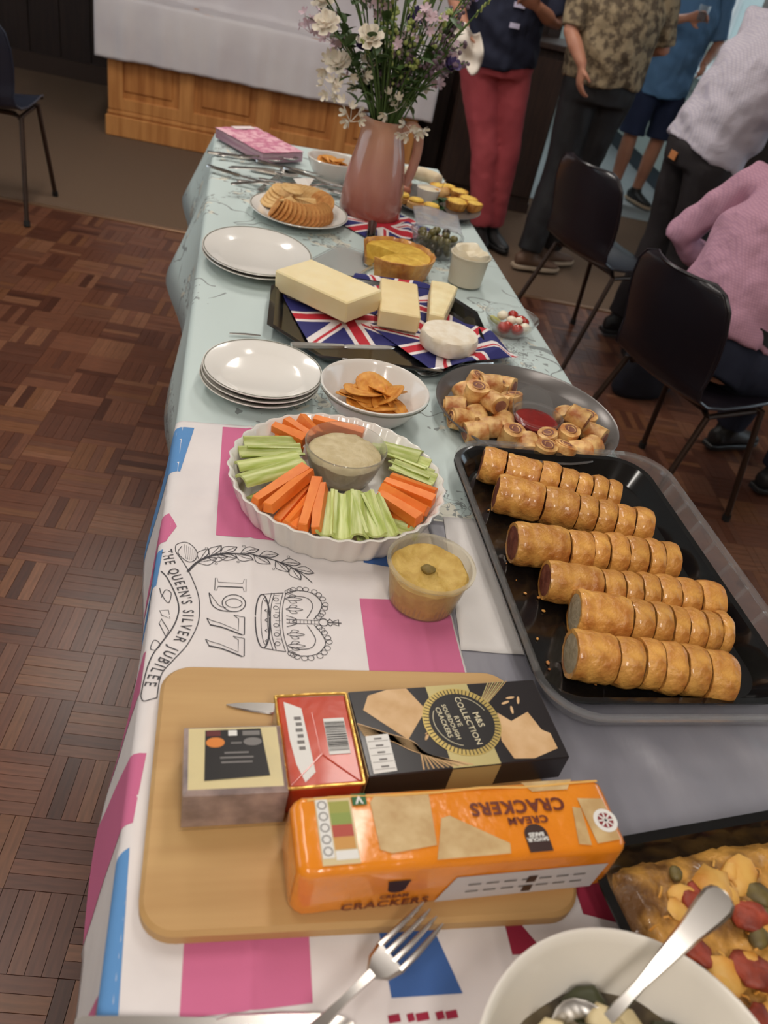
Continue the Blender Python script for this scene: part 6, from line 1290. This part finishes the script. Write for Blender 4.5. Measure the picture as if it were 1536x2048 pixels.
    for S in 'LR':
        an = J['a' + S]; td = J['t' + S] + base; td = Vector((td.x, td.y, 0)).normalized(); sd = Vector((td.y, -td.x, 0)); g = Vector((an.x, an.y, 0))
        zl = max(0, an.z - .085); g.z = zl
        b = B(); b.ringtube([g - td * .065 + Vector((0, 0, .045)), g - td * .05 + Vector((0, 0, .046)), g + td * .02 + Vector((0, 0, .050)), g + td * .10 + Vector((0, 0, .036)), g + td * .17 + Vector((0, 0, .028)), g + td * .20 + Vector((0, 0, .024))], [.022, .034, .040, .046, .040, .018], [.030, .036, .042, .026, .018, .010], sd, 14); b.tube([g + Vector((0, 0, .05)), an + Vector((0, 0, .015))], [.042, .044], 12)
        sh_ = fuse(b, 'shoe', shoes[0], t, .008, 4)
        b = B(); P = [(-.072, -.025), (-.05, -.036), (.02, -.038), (.10, -.048), (.17, -.040), (.208, -.014), (.208, .014), (.17, .040), (.10, .048), (.02, .038), (-.05, .036), (-.072, .025)]; b.prism([(g.x + td.x * p[0] + sd.x * -p[1], g.y + td.y * p[0] + sd.y * -p[1]) for p in P], zl + .001, zl + .022, .004); b.build('sole', shoes[1], sh_)
    return t
sole = mat('shoe_sole', (170, 150, 128), .7); shoe_br = mat('shoe_brown', (98, 72, 56), .6); shoe_bk = mat('shoe_black', (28, 26, 26), .5)
M_redt = mat('red_chinos', (178, 78, 84), .85, rgb2=(164, 66, 74), scale=5, bump=.25, bscale=12); M_navyt = mat('navy_tshirt', (34, 38, 58), .85, bump=.2, bscale=10)
red = person('person', 'person in navy t-shirt and red trousers standing beyond the table', dict(pelvis=(1.30, 4.52, .93), chest=(1.27, 4.50, 1.26), neck=(1.26, 4.50, 1.48), head=(1.25, 4.46, 1.62), sL=(1.46, 4.50, 1.40), sR=(1.06, 4.50, 1.40), eL=(1.52, 4.44, 1.13), eR=(1.00, 4.46, 1.14), wL=(1.36, 4.30, 1.20), wR=(1.06, 4.36, 1.045),
      hL=(1.39, 4.52, .88), hR=(1.21, 4.52, .88), kL=(1.46, 4.49, .50), kR=(1.34, 4.48, .50), aL=(1.50, 4.52, .10), aR=(1.43, 4.49, .10), tL=(.3, -1, 0), tR=(-.1, -1, 0), face=(-.3, -1, -.2), hdL=(-1, -.4, .3), hdR=(.3, -.2, -1), pnL=(0, -1, -.5), pnR=(1, 0, 0)), M_navyt, M_redt, (shoe_bk, shoe_bk), .45, 1, hip=(.195, .14), waist=(.18, .14), chest=(.20, .13), thigh=.095, knee=.070, cuff=.066, shirt_drop=.02)
for z, w_ in ((1.185, .055), (1.10, .05)):
    b = B(); b.box((0, 0, 0), (w_, .004, .022)); p = red.location; b.build('shirt_print', mat('lilac_print', (196, 190, 214), .6), red, False, None, (1.29 - p.x, 4.345 - p.y, z), (radians(-8), 0, 0))
M_mot = mat('mottled_blouse', (150, 132, 104), .8, rgb2=(84, 70, 54), scale=26, detail=6, ramp=(.42, .58), bump=.3, bscale=14); M_blk = mat('black_trousers', (27, 25, 27), .7, bump=.3, bscale=12)
person('person', 'person in mottled beige and brown blouse with black trousers', dict(pelvis=(1.745, 4.20, .94), chest=(1.73, 4.20, 1.27), neck=(1.72, 4.21, 1.48), head=(1.73, 4.24, 1.62), sL=(1.53, 4.23, 1.40), sR=(1.91, 4.19, 1.40), eL=(1.50, 4.14, 1.14), eR=(2.00, 4.20, 1.14), wL=(1.56, 4.03, 1.03), wR=(1.92, 4.42, 1.10),
      hL=(1.66, 4.20, .88), hR=(1.83, 4.20, .88), kL=(1.67, 4.20, .50), kR=(1.80, 4.24, .50), aL=(1.62, 4.15, .10), aR=(1.78, 4.27, .10), tL=(1, .1, 0), tR=(1, .4, 0), face=(.5, 1, 0), hdL=(.15, -.1, -1), pnL=(1, 0, 0)), M_mot, M_blk, (shoe_br, sole), .75, 1, hip=(.19, .145), waist=(.19, .145), chest=(.195, .14), thigh=.092, knee=.072, cuff=.066, shirt_drop=-.03)
M_bchk = check_mat('blue_check', (70, 106, 146), (98, 136, 174), 30); M_short = mat('navy_shorts', (28, 38, 66), .85, bump=.25, bscale=12)
person('person', 'person in blue checked short-sleeved shirt and navy shorts in kitchen doorway', dict(pelvis=(2.90, 5.93, .92), chest=(2.90, 5.91, 1.27), neck=(2.90, 5.90, 1.50), head=(2.89, 5.86, 1.64), sL=(3.12, 5.92, 1.42), sR=(2.69, 5.90, 1.42), eL=(3.17, 5.86, 1.12), eR=(2.62, 5.80, 1.15), wL=(3.02, 5.68, .99), wR=(2.76, 5.60, 1.235),
      hL=(3.00, 5.93, .87), hR=(2.80, 5.93, .87), kL=(3.02, 5.92, .47), kR=(2.80, 5.91, .47), aL=(3.02, 5.97, .10), aR=(2.82, 5.94, .10), tL=(.3, -1, 0), tR=(-.3, -1, 0), face=(-.4, -1, -.2), hdR=(.7, -.6, .3), pnR=(-.3, -.8, -.3), hdL=(-.3, -1, -.2), pnL=(-1, 0, 0)), M_bchk, M_short, (shoe_bk, sole), .48, .5, hip=(.20, .15), waist=(.20, .155), chest=(.215, .145), thigh=.105, knee=.062, shirt_drop=.16)
t = thing('drinking_glass', 'small glass of dark red drink held by the person in blue', 'glass', (2.805, 5.515, 1.235)); b = B(); b.lathe([(0, 0), (.026, 0), (.034, .085), (.0325, .085), (.025, .003), (0, .003)], 28); b.build('glass', M_glass, t); b = B(); b.lathe([(0, .004), (.0245, .004), (.029, .05), (0, .05)], 24); b.build('drink', mat('red_wine', (70, 12, 22), .1), t)
M_wchk = check_mat('white_check', (198, 190, 198), (182, 174, 188), 42); M_dpant = mat('dark_brown_trousers', (34, 28, 30), .8, bump=.25, bscale=12)
person('person', 'person in pale checked shirt and dark trousers standing behind the pink sitter', dict(pelvis=(1.90, 3.30, .90), chest=(1.99, 3.28, 1.22), neck=(2.09, 3.28, 1.42), head=(2.16, 3.28, 1.55), sL=(2.00, 3.48, 1.34), sR=(2.02, 3.07, 1.34), eL=(2.06, 3.52, 1.06), eR=(2.04, 2.98, 1.08), wL=(2.24, 3.44, 1.02), wR=(2.22, 3.00, 1.00),
      hL=(1.90, 3.40, .86), hR=(1.90, 3.20, .86), kL=(1.93, 3.41, .48), kR=(1.95, 3.19, .48), aL=(1.88, 3.42, .10), aR=(1.90, 3.17, .10), tL=(1, .1, 0), tR=(1, -.1, 0), face=(1, 0, -.3)), M_wchk, M_dpant, (shoe_bk, shoe_bk), 1.0, 1, hip=(.185, .150), waist=(.185, .150), chest=(.205, .145), thigh=.095, knee=.072, cuff=.064, shirt_drop=.02)
wp = bpy.data.objects['person.003']; b = B(); b.box((0, 0, 0), (.006, .055, .032), 0, 0, .001); b.build('leather_patch', mat('tan_leather', (176, 112, 66), .5), wp, True, 38, (1.752 - 1.90, 3.26 - 3.30, .865), (0, radians(6), 0))
M_pchk = check_mat('pink_check', (190, 144, 162), (176, 131, 152), 46); M_jean = mat('navy_jeans', (26, 30, 48), .85, bump=.3, bscale=14)
person('person', 'seated person in a pink checked shirt and navy jeans, back to the table', dict(pelvis=(1.53, 2.17, .535), chest=(1.66, 2.27, .84), neck=(1.80, 2.33, 1.03), head=(1.92, 2.36, 1.14), sL=(1.655, 2.50, .965), sR=(1.74, 2.10, .965), eL=(1.535, 2.60, .74), eR=(1.88, 1.98, .74), wL=(1.70, 2.58, .64), wR=(2.05, 2.10, .66),
      hL=(1.56, 2.27, .525), hR=(1.60, 2.07, .525), kL=(1.98, 2.42, .50), kR=(2.02, 2.14, .50), aL=(1.96, 2.44, .10), aR=(2.02, 2.16, .10), tL=(1, .3, 0), tR=(1, .2, 0), face=(1, .2, -.4)), M_pchk, M_jean, (shoe_bk, shoe_bk), 1.0, 1, hip=(.180, .125), waist=(.185, .135), chest=(.205, .15), thigh=.088, knee=.068, cuff=.062, shirt_drop=-.07, belt=mat('black_belt', (22, 20, 22), .4))
# white paper napkin in the hand of the person in red trousers
b = B()
def nap(u, v):
    x, z = (u - .5) * (.11 + .05 * sin(v * 3)), -v * .165 + .02 * sin(u * 6); return (x + .03 * v, .018 * sin(u * 9 + v * 4) + .01 * sin(v * 11), z)
b.grid(nap, 18, 22); o = b.build('paper_napkin', mat('napkin_white', (226, 216, 204), .85), None, True, None, (1.06, 4.30, 1.055), (0, 0, radians(-12))); solid(o, .003, 0); tag(o, 'crumpled white paper napkin held beside the red trousers', 'napkin')
